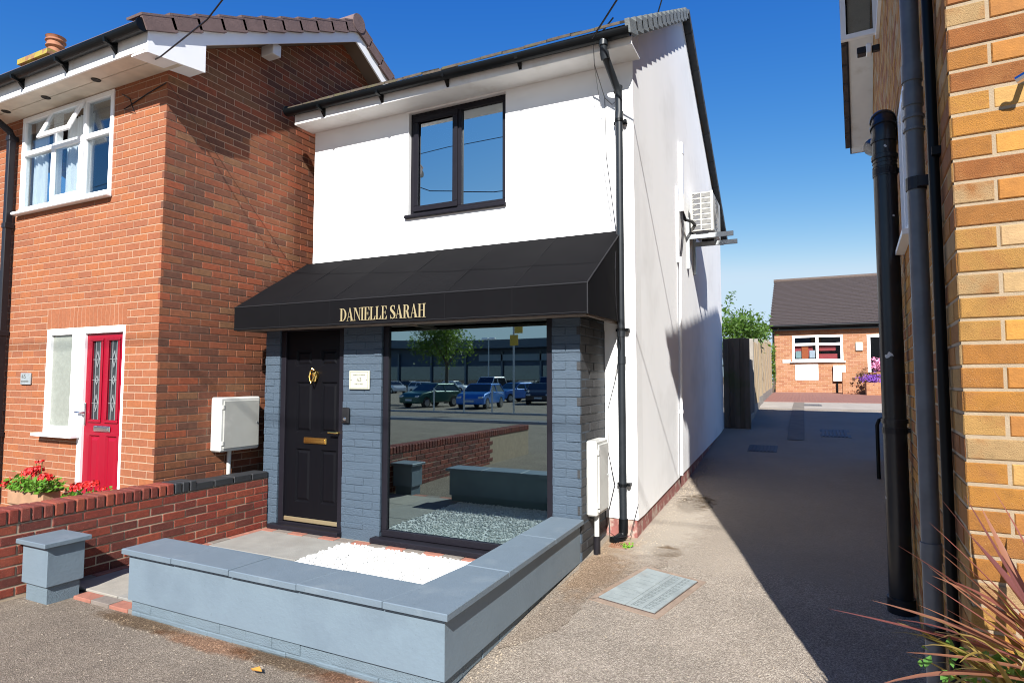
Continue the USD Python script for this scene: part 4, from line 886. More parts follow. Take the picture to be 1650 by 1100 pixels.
geranium('bushy red geranium in bloom behind the brick wall, near the black downpipe', (-6.86, 3.42, .36), .30, .09, 420, [(-.02, -.02, .28, .08), (.06, .0, .32, .05), (.23, -.02, .25, .065), (-.33, -.05, .16, .075), (-.22, 0, .24, .03), (.02, 0, .40, .02), (.12, 0, .41, .018)], 3)
geranium('red geranium heads just showing over the wall before the red door', (-5.92, 3.40, .30), .26, .09, 260, [(-.16, -.02, .27, .06), (-.05, 0, .29, .055), (.10, -.02, .32, .045), (-.24, 0, .24, .045), (.15, .02, .28, .03)], 4)

# ================================================================== right hand golden brick house
RO = np.array([.454, 2.40, 0.0]); RA = math.radians(-3.89); ca, sa = math.cos(RA), math.sin(RA)
def r2w(p, vec=False):
    p = np.asarray(p, float); q = np.array([ca * p[0] - sa * p[1], sa * p[0] + ca * p[1], p[2]]); return q if vec else q + RO
rh = thing('golden_brick_house', 'golden brick house at the right edge with two drainpipes on its shaded alley wall', 'house', RO, math.degrees(RA))
RD = 7.62
wy0, wy1, wz0, wz1 = 1.62, 2.24, 2.42, 3.30
g = MB()
sidep = Polygon([(.004, -.3), (RD, -.3), (RD, 4.98), (3.6, 7.02), (.004, 5.72)])
reg = sidep.difference(sbox(wy0, wz0, wy1, wz1))
g.yz(reg, .004, .22); g.box(.22, 9, .004, .22, -.3, 5.72); g.box(.22, 9, RD - .2, RD, -.3, 5.0)
part(rh, 'wall', g, mort_r)
sr = brick_rects(reg, u0=.0, v0=.045, joint=.010); fr = brick_rects(sbox(0, -.1, 1.7, 4.2), u0=.1125, v0=.045, joint=.010)
lay_bricks(rh, [(fr, (0, 0, 0), (1, 0, 0), (0, -1, 0), .0035, bm_gold), (sr, (0, 0, 0), (0, 1, 0), (-1, 0, 0), .0035, bm_gold)], bs_tone, towrld=r2w, margin=500, jit=.002)
g = MB(); g.yz(sbox(wy0, wz0, wy1, wz1).difference(sbox(wy0 + .06, wz0 + .06, wy1 - .06, wz1 - .06)), -.012, .06); g.box(-.012, .06, (wy0 + wy1) / 2 - .03, (wy0 + wy1) / 2 + .03, wz0 + .06, wz1 - .06); g.box(-.05, .0, wy0 - .03, wy1 + .03, wz0 - .03, wz0)
sw_ = part(rh, 'side_window_frame', g, upvc); g = MB(); g.box(.02, .032, wy0 + .06, wy1 - .06, wz0 + .06, wz1 - .06); part(sw_, 'pane', g, glass_d)
rt2 = M('roof_tile_brown', (.12, .085, .07), .8, .25, 10)
g = MB(); OV = -.30
def rp(y): return 5.78 + (y + .2) * (7.2 - 5.78) / 3.8 if y < 3.6 else 7.2 + (y - 3.6) * (5.05 - 7.2) / (RD + .28 - 3.6)  # ridge and front slope out of view, pitched to cast the alley shadow
g.yz(Polygon([(-.2, rp(-.2)), (3.6, 7.2), (RD + .28, rp(RD + .28)), (RD + .28, rp(RD + .28) + .07), (3.6, 7.28), (-.2, rp(-.2) + .07)]), OV, 9); rr = part(rh, 'roof', g, rt2)
g = MB(); g.yz(Polygon([(-.2, rp(-.2) - .16), (3.6, 7.04), (RD + .2, rp(RD + .2) - .16), (RD + .2, rp(RD + .2)), (3.6, 7.2), (-.2, rp(-.2))]), OV + .01, OV + .03); part(rh, 'bargeboard', g, M('bargeboard_black', (.02, .018, .02), .5))
g = MB(); g.yz(Polygon([(-.18, rp(-.18) - .15), (3.6, 7.05), (RD + .2, rp(RD + .2) - .15), (RD + .2, rp(RD + .2) - .135), (3.6, 7.065), (-.18, rp(-.18) - .135)]), OV + .03, .0); g.box(OV + .03, .0, RD + .1, RD + .12, rp(RD + .2) - .18, rp(RD + .2) + .02); part(rh, 'soffit', g, fascia_w)
for i in range(30):
    y0_ = -.2 + i * .27
    if y0_ > RD + .1: break
    sl_ = (7.2 - 5.78) / 3.8 if y0_ < 3.45 else (5.05 - 7.2) / (RD + .28 - 3.6); nrm = math.hypot(1, sl_); ax = np.array([0, 1, sl_]) / nrm; ay = np.array([0, -sl_, 1]) / nrm
    sg_ = -1 if sl_ > 0 else 1; tl = math.radians(7) * sg_; a2 = ax * math.cos(tl) + ay * math.sin(tl); b2 = ay * math.cos(tl) - ax * math.sin(tl)
    g = MB(); g.obox(np.array([OV + .0, y0_ + .13, rp(y0_ + .13) + .03]), (1, 0, 0), a2, b2, .05, .15, .06); part(rr, 'verge_tile', g, rt2)
g = MB(); g.box(OV + .02, .02, RD + .24, RD + .36, rp(RD + .28) - .07, rp(RD + .28) + .03); part(rh, 'gutter', g, gutter_b)
# open casement high on the wall
g = MB(); g.xz(sbox(-.34, 5.08, .0, 6.05).difference(sbox(-.29, 5.13, -.05, 6.0)), 4.58, 4.63); os_ = part(rh, 'open_casement', g, upvc); g = MB(); g.box(-.29, -.05, 4.60, 4.612, 5.13, 6.0); part(os_, 'pane', g, glass_d)
g = MB(); g.box(-.03, .0, 3.7, 4.6, 5.02, 5.08); part(os_, 'sill', g, upvc)
# pipes
def swept(pts, r, n=18): return MB().tube(pts, r, n)
g = MB(); px_, py_ = -.066, .43; r_ = .032
g.tube([(px_, py_, -.1), (px_, py_, 5.6)], r_, 20); 
for zz_ in (2.80, 2.70, .92): g.tube([(px_, py_, zz_ - .035), (px_, py_, zz_ + .035)], r_ + .0045, 20)
for zz_ in (2.62, 2.57): g.tube([(px_, py_, zz_ - .006), (px_, py_, zz_ + .006)], r_ + .006, 20)
p1 = part(rh, 'downpipe', g, pipe_g, 40)
for zz_ in (2.35, .62):
    g = MB(); g.tube([(px_, py_, zz_ - .025), (px_, py_, zz_ + .025)], r_ + .004, 20); g.box(px_, .0, py_ - .05, py_ - .03, zz_ - .02, zz_ + .02); part(p1, 'bracket', g, black_p)
g = MB(); g.tube([(-.022, .27, -.1), (-.022, .27, 5.6)], .018, 12); g.box(-.03, .0, .235, .30, 2.4, 2.43); part(rh, 'gap_shade_tube', g, gutter_b, 40)  # black tube stands in for the shaded gap beside the downpipe
g = MB(); sx, sy, sr_ = -.088, 2.36, .070
g.tube([(sx, sy, -.0), (sx, sy, 3.22)], sr_, 22)
g.tube([(sx, sy, 3.10)] + [(sx + .0, sy + .12 * (1 - math.cos(t)), 3.25 + .13 * math.sin(t)) for t in np.linspace(0, math.pi * .62, 9)] + [(sx + .07, sy + .28, 3.28)], sr_ + .002, 18)
g.tube([(sx, sy + .05, 3.16), (sx - .06, sy + .15, 3.22), (sx - .04, sy + .24, 3.25)], sr_ - .008, 14)
for t in (.35, .9): g.tube([(sx, sy + .12 * (1 - math.cos(t)) - .012 * math.sin(t), 3.25 + .13 * math.sin(t) - .012 * math.cos(t)), (sx, sy + .12 * (1 - math.cos(t)) + .012 * math.sin(t), 3.25 + .13 * math.sin(t) + .012 * math.cos(t))], sr_ + .010, 20)
for zz_ in (3.20, 3.08, 1.30): g.tube([(sx, sy, zz_ - .014), (sx, sy, zz_ + .014)], sr_ + .009, 22)
for k in range(4): g.tube([(sx, sy, 3.04 - k * .03), (sx, sy, 3.049 - k * .03)], sr_ + .004, 22)
g.tube([(sx, sy, .0), (sx, sy, .16)], sr_ + .012, 22)
p2 = part(rh, 'soil_pipe', g, pipe_bk, 40)
for zz_ in (2.98, 1.24):
    g = MB(); g.tube([(sx, sy, zz_ - .02), (sx, sy, zz_ + .02)], sr_ + .005, 22); g.box(sx, .0, sy - .012, sy + .012, zz_ - .015, zz_ + .015); part(p2, 'bracket', g, black_p)
g = MB()
g.tube([(-.02, 2.62, .1), (-.02, 2.62, 2.3)], .012, 8); part(rh, 'cable', g, black_p)
sl = thing('security_light', 'small black and white lamp on the shaded wall below the open casement', 'lamp', r2w((-.1, 4.55, 4.9)))
g = MB(); 
for bx_, mt_, nm in (((-.20, -.12, 4.5, 4.6, 4.86, 4.93), black_p, 'lamp_head'), ((-.12, -.07, 4.5, 4.6, 4.85, 4.95), upvc, 'housing'), ((-.07, .0, 4.52, 4.58, 4.87, 4.93), black_p, 'arm')):
    g = MB(); g.box(*bx_, .008); v, f = g.arr(); part(sl, nm, (np.array([r2w(p) for p in v]), f), mt_)
hk = thing('wall_hook', 'black curved iron hook fixed to the sunlit golden brick', 'hook', r2w((.2, 0, 2.6)))
pts = [r2w(p) for p in ((.30, -.004, 2.66), (.30, -.05, 2.66), (.255, -.085, 2.64), (.225, -.09, 2.59), (.205, -.085, 2.53), (.18, -.07, 2.505))]
part(hk, 'rod', MB().tube(pts, .008, 8), gutter_b, 40); part(hk, 'tip', MB().tube([r2w((.195, -.08, 2.51)), r2w((.165, -.062, 2.50))], .013, 8), chrome, 40)
hr = thing('handrail', 'black metal handrail stub at the foot of the shaded alley wall', 'handrail', (.80, 8.9, .33))
g = MB(); hx = r2w((-.10, 6.5, 0)); g.tube([(hx[0], hx[1], .32), (hx[0], hx[1], 1.0), (hx[0] + .02, hx[1] + .01, 1.06), (hx[0] + .10, hx[1] + .05, 1.10)], .022, 10); part(hr, 'rail', g, gutter_b, 40)
g = MB(); g.box(hx[0] - .07, hx[0] + .07, hx[1] - .06, hx[1] + .06, .30, .325); part(hr, 'base_plate', g, gutter_b)

# ---- cordyline and grasses at the right corner
cl = thing('cordyline', 'spiky plum red cordyline in front of the golden brick corner', 'plant', (.64, 2.02, .05))
def blade(base, tip, w, sag, n=9, fold=.25):
    base, tip = np.asarray(base, float), np.asarray(tip, float); d_ = tip - base; L_ = np.linalg.norm(d_); side = np.cross(d_, (0, 0, 1.0)); side /= np.linalg.norm(side) + 1e-9; up = np.cross(side, d_); up /= np.linalg.norm(up)
    V, F = [], []
    for i in range(n + 1):
        t = i / n; c = base + d_ * t + np.array([0, 0, 1.0]) * sag * (4 * t * (1 - t)); ww = w * (min(1, .35 + t * 2.2)) * (1 - t ** 2.6) + .0006
        V += [c - side * ww + up * ww * fold, c, c + side * ww + up * ww * fold]
    for i in range(n):
        for k in (0, 1): a_ = 3 * i + k; F += [(a_, a_ + 1, a_ + 4), (a_, a_ + 4, a_ + 3)]
    return V, F
plum = [leaf_mat(f'cordyline_leaf_{i}', [c, tuple(x * 1.3 for x in c)], trans=(.35, .10, .06), tf=.25, rough=.4) for i, c in enumerate([(.16, .055, .045), (.11, .04, .04), (.22, .10, .06), (.20, .07, .06)])]
olive = [leaf_mat(f'grass_blade_{i}', [c, tuple(x * 1.25 for x in c)], trans=(.4, .34, .06), tf=.3, rough=.4) for i, c in enumerate([(.22, .16, .04), (.27, .19, .06), (.15, .14, .03)])]
rc = np.random.default_rng(11); cb = np.array([.61, 2.06, .80])
tips = [(.335, 2.11, 1.245), (.305, 2.09, 1.175), (.315, 2.02, 1.13), (.335, 2.13, 1.085), (.30, 2.10, 1.05), (.285, 2.06, 1.02), (.27, 2.08, .945), (.29, 2.0, .90), (.55, 2.12, 1.32), (.47, 2.16, 1.27), (.41, 2.20, 1.24)]
for t_ in tips:
    b_ = cb + rc.normal(0, .015, 3); part(cl, 'leaf', blade(b_, t_, rc.uniform(.010, .016), rc.uniform(.0, .03)), plum[rc.integers(4)], True)
for i in range(30):
    az = rc.uniform(0, 2 * math.pi); el = rc.uniform(-.1, 1.35); L_ = rc.uniform(.38, .62); d_ = np.array([math.cos(az) * math.cos(el), math.sin(az) * math.cos(el), math.sin(el)]); tip = cb + d_ * L_
    if tip[1] > 2.30: tip[1] = 2.30
    if math.hypot(tip[0], tip[1]) < 1.6: continue
    part(cl, 'leaf', blade(cb + rc.normal(0, .02, 3), tip, rc.uniform(.012, .020), rc.uniform(-.01, .05)), plum[rc.integers(4)], True)
g = MB(); g.tube([(.61, 2.06, .0), (.605, 2.06, .35), cb], .03, 10); part(cl, 'stem', g, M('cordyline_stem', (.12, .09, .06), .9, .3, 20))
gr = thing('grass_plant', 'arching olive and yellow grass below the red cordyline', 'plant', (.60, 1.98, .0)); gb = np.array([.52, 2.02, .70])
for i in range(50):
    az = rc.uniform(math.pi * .6, math.pi * 1.75) if i % 3 else rc.uniform(0, 6.28); el = rc.uniform(-.15, .8); L_ = rc.uniform(.22, .42); tip = gb + L_ * np.array([math.cos(az) * math.cos(el), math.sin(az) * math.cos(el), math.sin(el) - .05])
    if tip[1] > 2.28: tip[1] = 2.28
    part(gr, 'leaf', blade(gb + rc.normal(0, .03, 3), tip, rc.uniform(.006, .012), rc.uniform(.03, .10)), olive[rc.integers(3)], True)
part(gr, 'leaf', blade(gb, (.285, 2.02, .70), .010, .10, 12), olive[0], True)
lgm = leaf_mat('ground_leaf', [(.08, .20, .04), (.20, .34, .10), (.35, .42, .2)])
g = MB()
for i in range(260):
    p = np.array([.50, 2.12, .74]) + rc.normal(0, 1, 3) * (.09, .06, .05); s_ = rc.uniform(.012, .026); n_ = rc.normal(0, .5, 3) + (-.2, -.5, .7); n_ /= np.linalg.norm(n_); u_ = np.cross(n_, rc.normal(0, 1, 3)); u_ /= np.linalg.norm(u_); w_ = np.cross(n_, u_)
    g.add([p + u_ * s_, p + w_ * s_ * .5 + n_ * .003, p - u_ * s_ * .9, p - w_ * s_ * .5 + n_ * .003], [(0, 1, 2), (0, 2, 3)])
lv = thing('leafy_plant', 'small pale green leaves at the foot of the cordyline', 'plant', (.6, 2.08, .0)); part(lv, 'leaves', g, lgm); g = MB(); g.tube([(.5, 2.12, .0), (.5, 2.12, .72)], .015, 8); part(lv, 'stem', g, M('green_stem', (.12, .14, .05), .8))

# ================================================================== alley details
mh = thing('manhole_cover', 'grey metal manhole cover with raised pattern in sunlit tarmac', 'manhole cover', (-1.05, 4.49, .06))
mc = A([(-1.352, 4.194), (-.928, 4.082), (-.758, 4.767), (-1.167, 4.894)]); o_ = mc[0]; eu = (mc[1] - mc[0]); ev = (mc[3] - mc[0])
iron = M('cast_iron_pale', (.40, .455, .45), .5, .2, 10, .3, 150, metal=.25)
def mq(u0, u1, v0, v1, z0, z1, g):
    q = [o_ + eu * u + ev * v + (mc[2] - mc[1] - mc[3] + mc[0]) * u * v for u, v in ((u0, v0), (u1, v0), (u1, v1), (u0, v1))]
    zq = [float(gz(*p)) for p in q]
    V = [(p[0], p[1], z + z0) for p, z in zip(q, zq)] + [(p[0], p[1], z + z1) for p, z in zip(q, zq)]
    g.add(V, [(0, 2, 1), (0, 3, 2), (4, 5, 6), (4, 6, 7)] + [f for j in range(4) for f in ((j, (j + 1) % 4, 4 + (j + 1) % 4), (j, 4 + (j + 1) % 4, 4 + j))]); return g
part(mh, 'surround', mq(-.10, 1.10, -.07, 1.07, -.03, .004, MB()), M('concrete_surround', (.34, .25, .185), .9, .25, 12, .6, 90))
part(mh, 'rim', mq(0, 1, 0, 1, -.03, .008, MB()), M('rim_rust', (.10, .07, .06), .8, .3, 20))
for v0, v1 in ((.01, .325), (.335, .66), (.67, .99)):
    for u0, u1 in ((.012, .495), (.505, .988)): part(mh, 'plate', mq(u0, u1, v0, v1, -.02, .014, MB()), iron)
g = MB()
for i in range(2):
    for j in range(13):
        u, v = .60 + i * .20, .04 + j * .073
        for q_ in ((u, u + .11, v, v + .008), (u, u + .11, v + .034, v + .042), (u, u + .012, v, v + .042), (u + .05, u + .075, v + .014, v + .026)): mq(*q_, .014, .0152, g)
mq(.575, .585, .02, .98, .014, .0152, g); mq(.775, .785, .02, .98, .014, .0152, g)
for j in range(9): mq(.10 + .04 * (j % 3), .42 - .03 * (j % 2), .06 + j * .10, .064 + j * .10, .014, .0148, g)
part(mh, 'raised_pattern', g, M('iron_dark_mark', (.20, .23, .23), .6), kind='stuff')
def drain(name, label, c, w, l, mat, bars=True):
    z = float(gz(c[0], c[1])); sl_ = (float(gz(c[0], c[1] + .2)) - z) / .2; t = thing(name, label, 'drain cover', (c[0], c[1], z)); g = MB()
    def bx(x0, x1, y0, y1, h0, h1):
        V = [(x, y, float(gz(x, y)) + h) for x in (x0, x1) for y in (y0, y1) for h in (h0, h1)]; g.add(V, [(0, 1, 3), (0, 3, 2), (4, 6, 7), (4, 7, 5), (0, 4, 5), (0, 5, 1), (2, 3, 7), (2, 7, 6), (0, 2, 6), (0, 6, 4), (1, 5, 7), (1, 7, 3)])
    x0, x1, y0, y1 = c[0] - w / 2, c[0] + w / 2, c[1] - l / 2, c[1] + l / 2
    bx(x0, x1, y0, y1, -.03, .005); part(t, 'frame', g, mat); g = MB()
    n = 7
    for i in range(n):
        a_ = x0 + .03 + i * (w - .06) / n; bx(a_, a_ + (w - .06) / n * .62, y0 + .03, y1 - .03, .005, .014)
    part(t, 'grating', g, mat)
drain('drain_cover', 'steel drain cover in the shaded middle of the alley', (.44, 12.0), .46, .80, M('drain_steel', (.13, .13, .13), .6))
drain('drain_cover', 'dull flat drain cover in the shade by the white wall', (-.63, 10.4), .42, .5, M('iron_dark', (.10, .10, .10), .6))
drain('drain_cover', 'grated drain cover near the far brick paving beyond the shade', (.15, 17.3), .42, .8, M('iron_mid', (.15, .14, .13), .6))
drain('drain_cover', 'small rusty clay gully grating under the shoe of the black downpipe', (-1.50, 5.34), .19, .15, M('clay_gully', (.34, .17, .10), .85, .3, 20))
wd = thing('weed', 'tiny bright green weed beside the gully grating', 'weed', (-1.42, 5.30, .12)); g = MB()
for i in range(26):
    p = np.array([-1.43, 5.29, .135]) + rc.normal(0, 1, 3) * (.025, .02, .012); s_ = rc.uniform(.010, .018); n_ = rc.normal(0, .4, 3) + (0, -.3, 1); n_ /= np.linalg.norm(n_); u_ = np.cross(n_, rc.normal(0, 1, 3)); u_ /= np.linalg.norm(u_); w_ = np.cross(n_, u_)
    g.add([p + u_ * s_, p + w_ * s_ * .6, p - u_ * s_, p - w_ * s_ * .6], [(0, 1, 2), (0, 2, 3)])
part(wd, 'leaves', g, leaf_mat('weed_leaf', [(.15, .35, .03), (.25, .5, .05)]))
dl_ = single('dead_leaf', MB().add([(-2.775, 2.47, .0), (-2.74, 2.45, .005), (-2.69, 2.472, .0), (-2.735, 2.495, .010)], [(0, 1, 2), (0, 2, 3)]), M('leaf_orange', (.45, .20, .03), .7), 'single orange dead leaf on the tarmac before the blue wall', 'leaf')
# loose grit and small stones, thicker along the wall feet
g = MB(); base = trimesh.creation.icosphere(subdivisions=0); q_ = rng
def grit(n, fx, smin, smax):
    for i in range(n):
        x, y = fx(); s_ = q_.uniform(smin, smax); v = base.vertices * (1 + q_.uniform(-.3, .3, (12, 1))) * s_ * (1, 1, .7); g.add(v + (x, y, float(gz(x, y)) + s_ * .2), base.faces)
grit(900, lambda: (q_.uniform(-1.38, .4), q_.uniform(2.2, 8)), .0015, .006)
grit(700, lambda: (-1.385 + abs(q_.normal(0, .12)), q_.uniform(5.2, 9.5)), .003, .011)
grit(500, lambda: (q_.uniform(-4.3, -1.6), 2.66 - abs(q_.normal(0, .07))), .0015, .006)
grit(400, lambda: (-1.65 + abs(q_.normal(0, .06)), q_.uniform(2.6, 5.4)), .002, .008)
grit(350, lambda: (q_.uniform(-5.25, -2), q_.uniform(1.6, 2.6)), .0015, .006)
single('loose_grit', g, M('grit', island=[(.30, .25, .19), (.38, .33, .26), (.22, .18, .14), (.44, .39, .32), (.22, .14, .09), (.16, .12, .09)], rough=.9), 'loose grit and crumbs of stone along the wall feet', 'grit', kind='stuff')
# dark damp tarmac patches and pale apron as thin sheets
def patch(name, pts, dz, mat, label):
    P_ = Polygon(pts).simplify(.003); tri = trimesh.creation.triangulate_polygon(P_.segmentize(.15), engine='earcut'); V, F = tri
    V = np.c_[V, gz(V[:, 0], V[:, 1]) + dz]; single(name, (V, F), mat, label, 'tarmac', kind='structure')
asph2 = tarmac('asphalt_patch', (.14, .11, .083), (.215, .172, .133), (.29, .24, .19), False)
_o = [(-1.66, 3.25), (-1.52, 3.42), (-1.40, 3.70), (-1.42, 4.15), (-1.33, 4.24), (-1.2, 4.85), (-1.02, 5.0), (-1.12, 5.22), (-1.35, 5.14), (-1.64, 5.0)]
_e = np.array(Polygon(_o).segmentize(.06).exterior.coords)[:-1]; _e = _e + np.random.default_rng(77).normal(0, .012, _e.shape) * (_e[:, :1] > -1.6)
patch('tarmac_patch', _e, .004, asph2, 'darker relaid tarmac between the blue wall and manhole cover')
STN = [.0045]
def stain(label, cx, cy, rx, ry, col, strength=.85, opaque=False):
    STN[0] += .0007
    nm = f'stain_{len(MATS)}'; z = float(gz(cx, cy))
    n = {'g': ('geometry', {}), 'mp': ('mapping', {'mapping_type': 'point', 'location': (-cx / rx, -cy / ry, -z / .3), 'scale': (1 / rx, 1 / ry, 1 / .3)}), 'gr': ('gradient_texture', {'gradient_type': 'spherical'}),
         'nz': ('noise_texture', {'scale': 14.0, 'detail': 5.0, 'roughness': .65}), 'ad': ('math', {'math_type': 'add'}), 'mr': ('map_range', {'from_min': .58, 'from_max': .95, 'to_min': 0.0, 'to_max': strength, 'clamp': True}),
         't': ('transparent_bsdf', {'color': (1, 1, 1)}), 'p': ('transparent_bsdf', {'color': tuple(min(1.0, c * 2.6) for c in col)}) if not opaque else ('principled_bsdf', {'base_color': col, 'roughness': .9}), 'm': ('mix_closure', {})}
    MATS[nm] = usdkit.material(stage, '/World/Looks/' + nm, n, [('g.position', 'mp.vector'), ('mp.vector', 'gr.vector'), ('g.position', 'nz.vector'), ('gr.fac', 'ad.value1'), ('nz.fac', 'ad.value2'), ('ad.value', 'mr.value'), ('mr.result', 'm.fac'), ('t.BSDF', 'm.closure1'), ('p.BSDF', 'm.closure2')], surface='m.closure')
    V, F = sheet(np.linspace(cx - rx, cx + rx, 6), np.linspace(cy - ry, cy + ry, 6), STN[0]); single('tarmac_stain', (V, F), MATS[nm], label, 'stain', kind='structure')
stain('damp brown stain at the foot of the white waste pipe', -1.14, 7.0, .24, .5, (.12, .09, .06))
stain('small dark hollow in the sunlit tarmac behind the manhole cover', -1.10, 5.3, .16, .18, (.17, .135, .10), .6)
stain('ochre dust on the tarmac along the shop corner', -1.55, 4.9, .35, 1.0, (.36, .28, .20), .3)
for k_, (sx_, cl_) in enumerate(((-4.0, (.20, .15, .10)), (-3.3, (.34, .22, .16)), (-2.7, (.17, .13, .09)), (-2.1, (.33, .20, .15)))):
    stain(('brown dirt on the tarmac under the left end of the blue wall', 'pinkish crumbled mortar at the foot of the blue wall', 'dark dirt at the middle of the blue wall foot', 'reddish crumbs near the blue wall corner')[k_], sx_, 2.64 - .03 * (k_ % 2), .55, .10, cl_, .45)
stain('pale lime dust on the tarmac at the corner of the white wall', -1.25, 6.1, .45, 1.6, (.52, .46, .38), .35, True)
V, F = sheet(np.linspace(-1.3, 3.2, 10), np.linspace(15.9, 18.6, 6), .004); single('concrete_apron', (V, F), M('concrete_pale', (.30, .265, .225), .9, .15, 3, .5, 90), 'pale concrete strip across the far end of the alley', 'ground', kind='structure')
V, F = sheet(np.linspace(-.30, -.04, 3), np.linspace(11.2, 18.62, 12), .008); single('tarmac_strip', (V, F), M('asphalt_dark', (.16, .135, .11), .9, .2, 4, .8, 200), 'dark trench repair running down the alley', 'ground', kind='structure')
# block paving
bp = thing('block_paving', 'red brown block paving in front of the far cottage', 'paving', (.8, 22.7, .95)); bp.SetCustomDataByKey('kind', 'structure')
V, F = sheet(np.linspace(-1.3, 4.5, 8), np.linspace(18.6, 27.05, 8), .005); part(bp, 'bedding', (V, F), M('paving_sand', (.20, .13, .10), .95))
g = MB(); y_ = 18.6; row = 0
while y_ < 27.0:
    x = -1.3 + (.105 if row % 2 else 0)
    while x < 3.6:
        z = float(gz(x, y_)); g.add([(x, y_, z + .006), (x + .2, y_, z + .006), (x + .2, y_ + .1, float(gz(x, y_ + .1)) + .016), (x, y_ + .1, float(gz(x, y_ + .1)) + .016), (x + .004, y_ + .004, z + .016), (x + .196, y_ + .004, z + .016)], [(0, 1, 5), (0, 5, 4), (4, 5, 2), (4, 2, 3)]); x += .21
    y_ += .108; row += 1
part(bp, 'paving_block', g, M('paving_block', island=[(.27, .12, .09), (.30, .14, .10), (.24, .11, .085), (.32, .16, .12), (.20, .10, .08)], rough=.85, var=.1), kind='stuff')

# ---- fences
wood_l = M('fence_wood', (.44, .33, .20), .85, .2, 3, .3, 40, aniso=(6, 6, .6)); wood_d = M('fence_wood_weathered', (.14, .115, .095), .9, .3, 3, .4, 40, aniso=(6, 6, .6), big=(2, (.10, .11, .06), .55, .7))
conc = M('concrete_post', (.36, .32, .27), .9, .2, 8, .4, 80)
fe = thing('fence_screen', 'tall weathered timber screen closing the gap behind the white shop', 'fence', (-1.2, 12.2, .6))
for i in range(4):
    x = -1.40 + i * .098; g = MB(); g.box(x, x + .0995, 12.16 + .027 * (i % 2), 12.185 + .027 * (i % 2), .5, 2.34 + .008 * (i % 2), .003); part(fe, 'board', g, wood_d)
g = MB(); g.box(-1.03, -.93, 12.15, 12.25, .5, 2.34, .006); part(fe, 'post', g, wood_d)
def fence_panel(label, y0, y1, z0, z1, x, mat, boards=True):
    t = thing('board_fence', label, 'fence', (x, y0, z0), group=None)
    g = MB(); g.box(x - .02, x + .02, y0, y1, z0 - .1, z0 + .25, .004); part(t, 'gravel_board', g, conc)
    y = y0 + .05; i = 0
    if boards:
        while y < y1 - .06:
            g = MB(); g.box(x - .006 + .012 * (i % 2), x + .008 + .012 * (i % 2), y, y + .118, z0 + .25, z1 + float(rng.uniform(-.01, .01)), .002); part(t, 'board', g, mat); y += .105; i += 1
    else:
        z = z0 + .25
        while z < z1 - .05:
            g = MB(); g.box(x - .006 + .004 * (i % 2), x + .012 + .004 * (i % 2), y0 + .05, y1 - .05, z, min(z + .235, z1), .003); part(t, 'board', g, mat); z += .225; i += 1
    g = MB(); g.box(x - .045, x + .045, y0 - .05, y0 + .05, z0 - .1, z1 + .03, .008); part(t, 'post', g, conc)
    for zz_ in (z0 + .55, z1 - .25):
        g = MB(); g.box(x - .05, x - .012, y0 + .05, y1 - .05, zz_ - .03, zz_ + .03); part(t, 'rail', g, mat)
fence_panel('low weathered fence panel of horizontal boards next to the timber screen', 12.35, 14.1, .62, 1.98, -1.02, wood_d, False)
ys_ = np.linspace(14.15, 25.4, 7)
for i in range(6):
    lab = ['sunlit upright board fence panel, the nearest, crossed by the shadow edge', 'sunlit upright board fence panel, second from the shadow edge', 'sunlit upright board fence panel, third from the shadow edge', 'sunlit upright board fence panel, third from the far cottage', 'sunlit upright board fence panel, second from the far cottage', 'sunlit upright board fence panel touching the far cottage corner'][i]
    fence_panel(lab, ys_[i], ys_[i + 1], float(gz(0, ys_[i])), 2.42 + i * .105, -1.04 - i * .025, wood_l)

# ---- foliage
def leaf_cloud(n, centre, rad, s0, s1, r, clumps=14, flat=1.0):
    g = MB(); cs = [np.array(centre) + r.normal(0, .5, 3) * rad for _ in range(clumps)]; V = []; F = []
    for i in range(n):
        c_ = cs[r.integers(clumps)]; p = c_ + r.normal(0, .22, 3) * rad; s_ = r.uniform(s0, s1); n_ = r.normal(0, .7, 3) + (0, 0, .6); n_ /= np.linalg.norm(n_); u_ = np.cross(n_, r.normal(0, 1, 3)); u_ /= np.linalg.norm(u_); w_ = np.cross(n_, u_)
        k = len(V); V += [p + u_ * s_, p + w_ * s_ * .45, p - u_ * s_, p - w_ * s_ * .45]; F += [(k, k + 1, k + 2), (k, k + 2, k + 3)]
    return g.add(V, F)
lg1 = leaf_mat('shrub_leaf', [(.06, .12, .015), (.11, .19, .025), (.18, .26, .04), (.08, .14, .025)], trans=(.2, .32, .04))
lg2 = leaf_mat('ivy_leaf', [(.10, .16, .02), (.22, .26, .04), (.30, .30, .08)])
def shrub(name, label, cat, base, centre, rad, n, s0, s1, seed, mat=lg1, stems=7):
    r = np.random.default_rng(seed); t = thing(name, label, cat, base); base = np.array(base, float)
    part(t, 'crown', leaf_cloud(n, centre, np.array(rad, float), s0, s1, r), mat); g = MB()
    for i in range(stems):
        tip = np.array(centre) + r.normal(0, .55, 3) * rad; m_ = (base + tip) / 2 + r.normal(0, .1, 3); g.tube([base + r.normal(0, .05, 3) * (1, 1, 0), m_, tip], [.03, .018, .005], 5)
    part(t, 'trunk', g, M('bark', (.10, .075, .05), .9, .3, 12))
shrub('elder_bush', 'leafy green bush rising above the boarded fence, nearest the white shop', 'bush', (-2.1, 17.5, .8), (-2.0, 17.5, 2.9), (1.0, .8, .62), 3200, .03, .075, 21)
shrub('elder_bush', 'darker green bush behind the fence right against the far cottage', 'bush', (-2.0, 23.5, .9), (-1.95, 23.5, 2.85), (.6, .9, .55), 2300, .035, .08, 22)
shrub('elder_bush', 'tall thin shoots of a bush standing highest over the fence', 'bush', (-1.9, 19.5, .8), (-1.85, 19.5, 3.3), (.42, .5, .5), 600, .03, .07, 23)
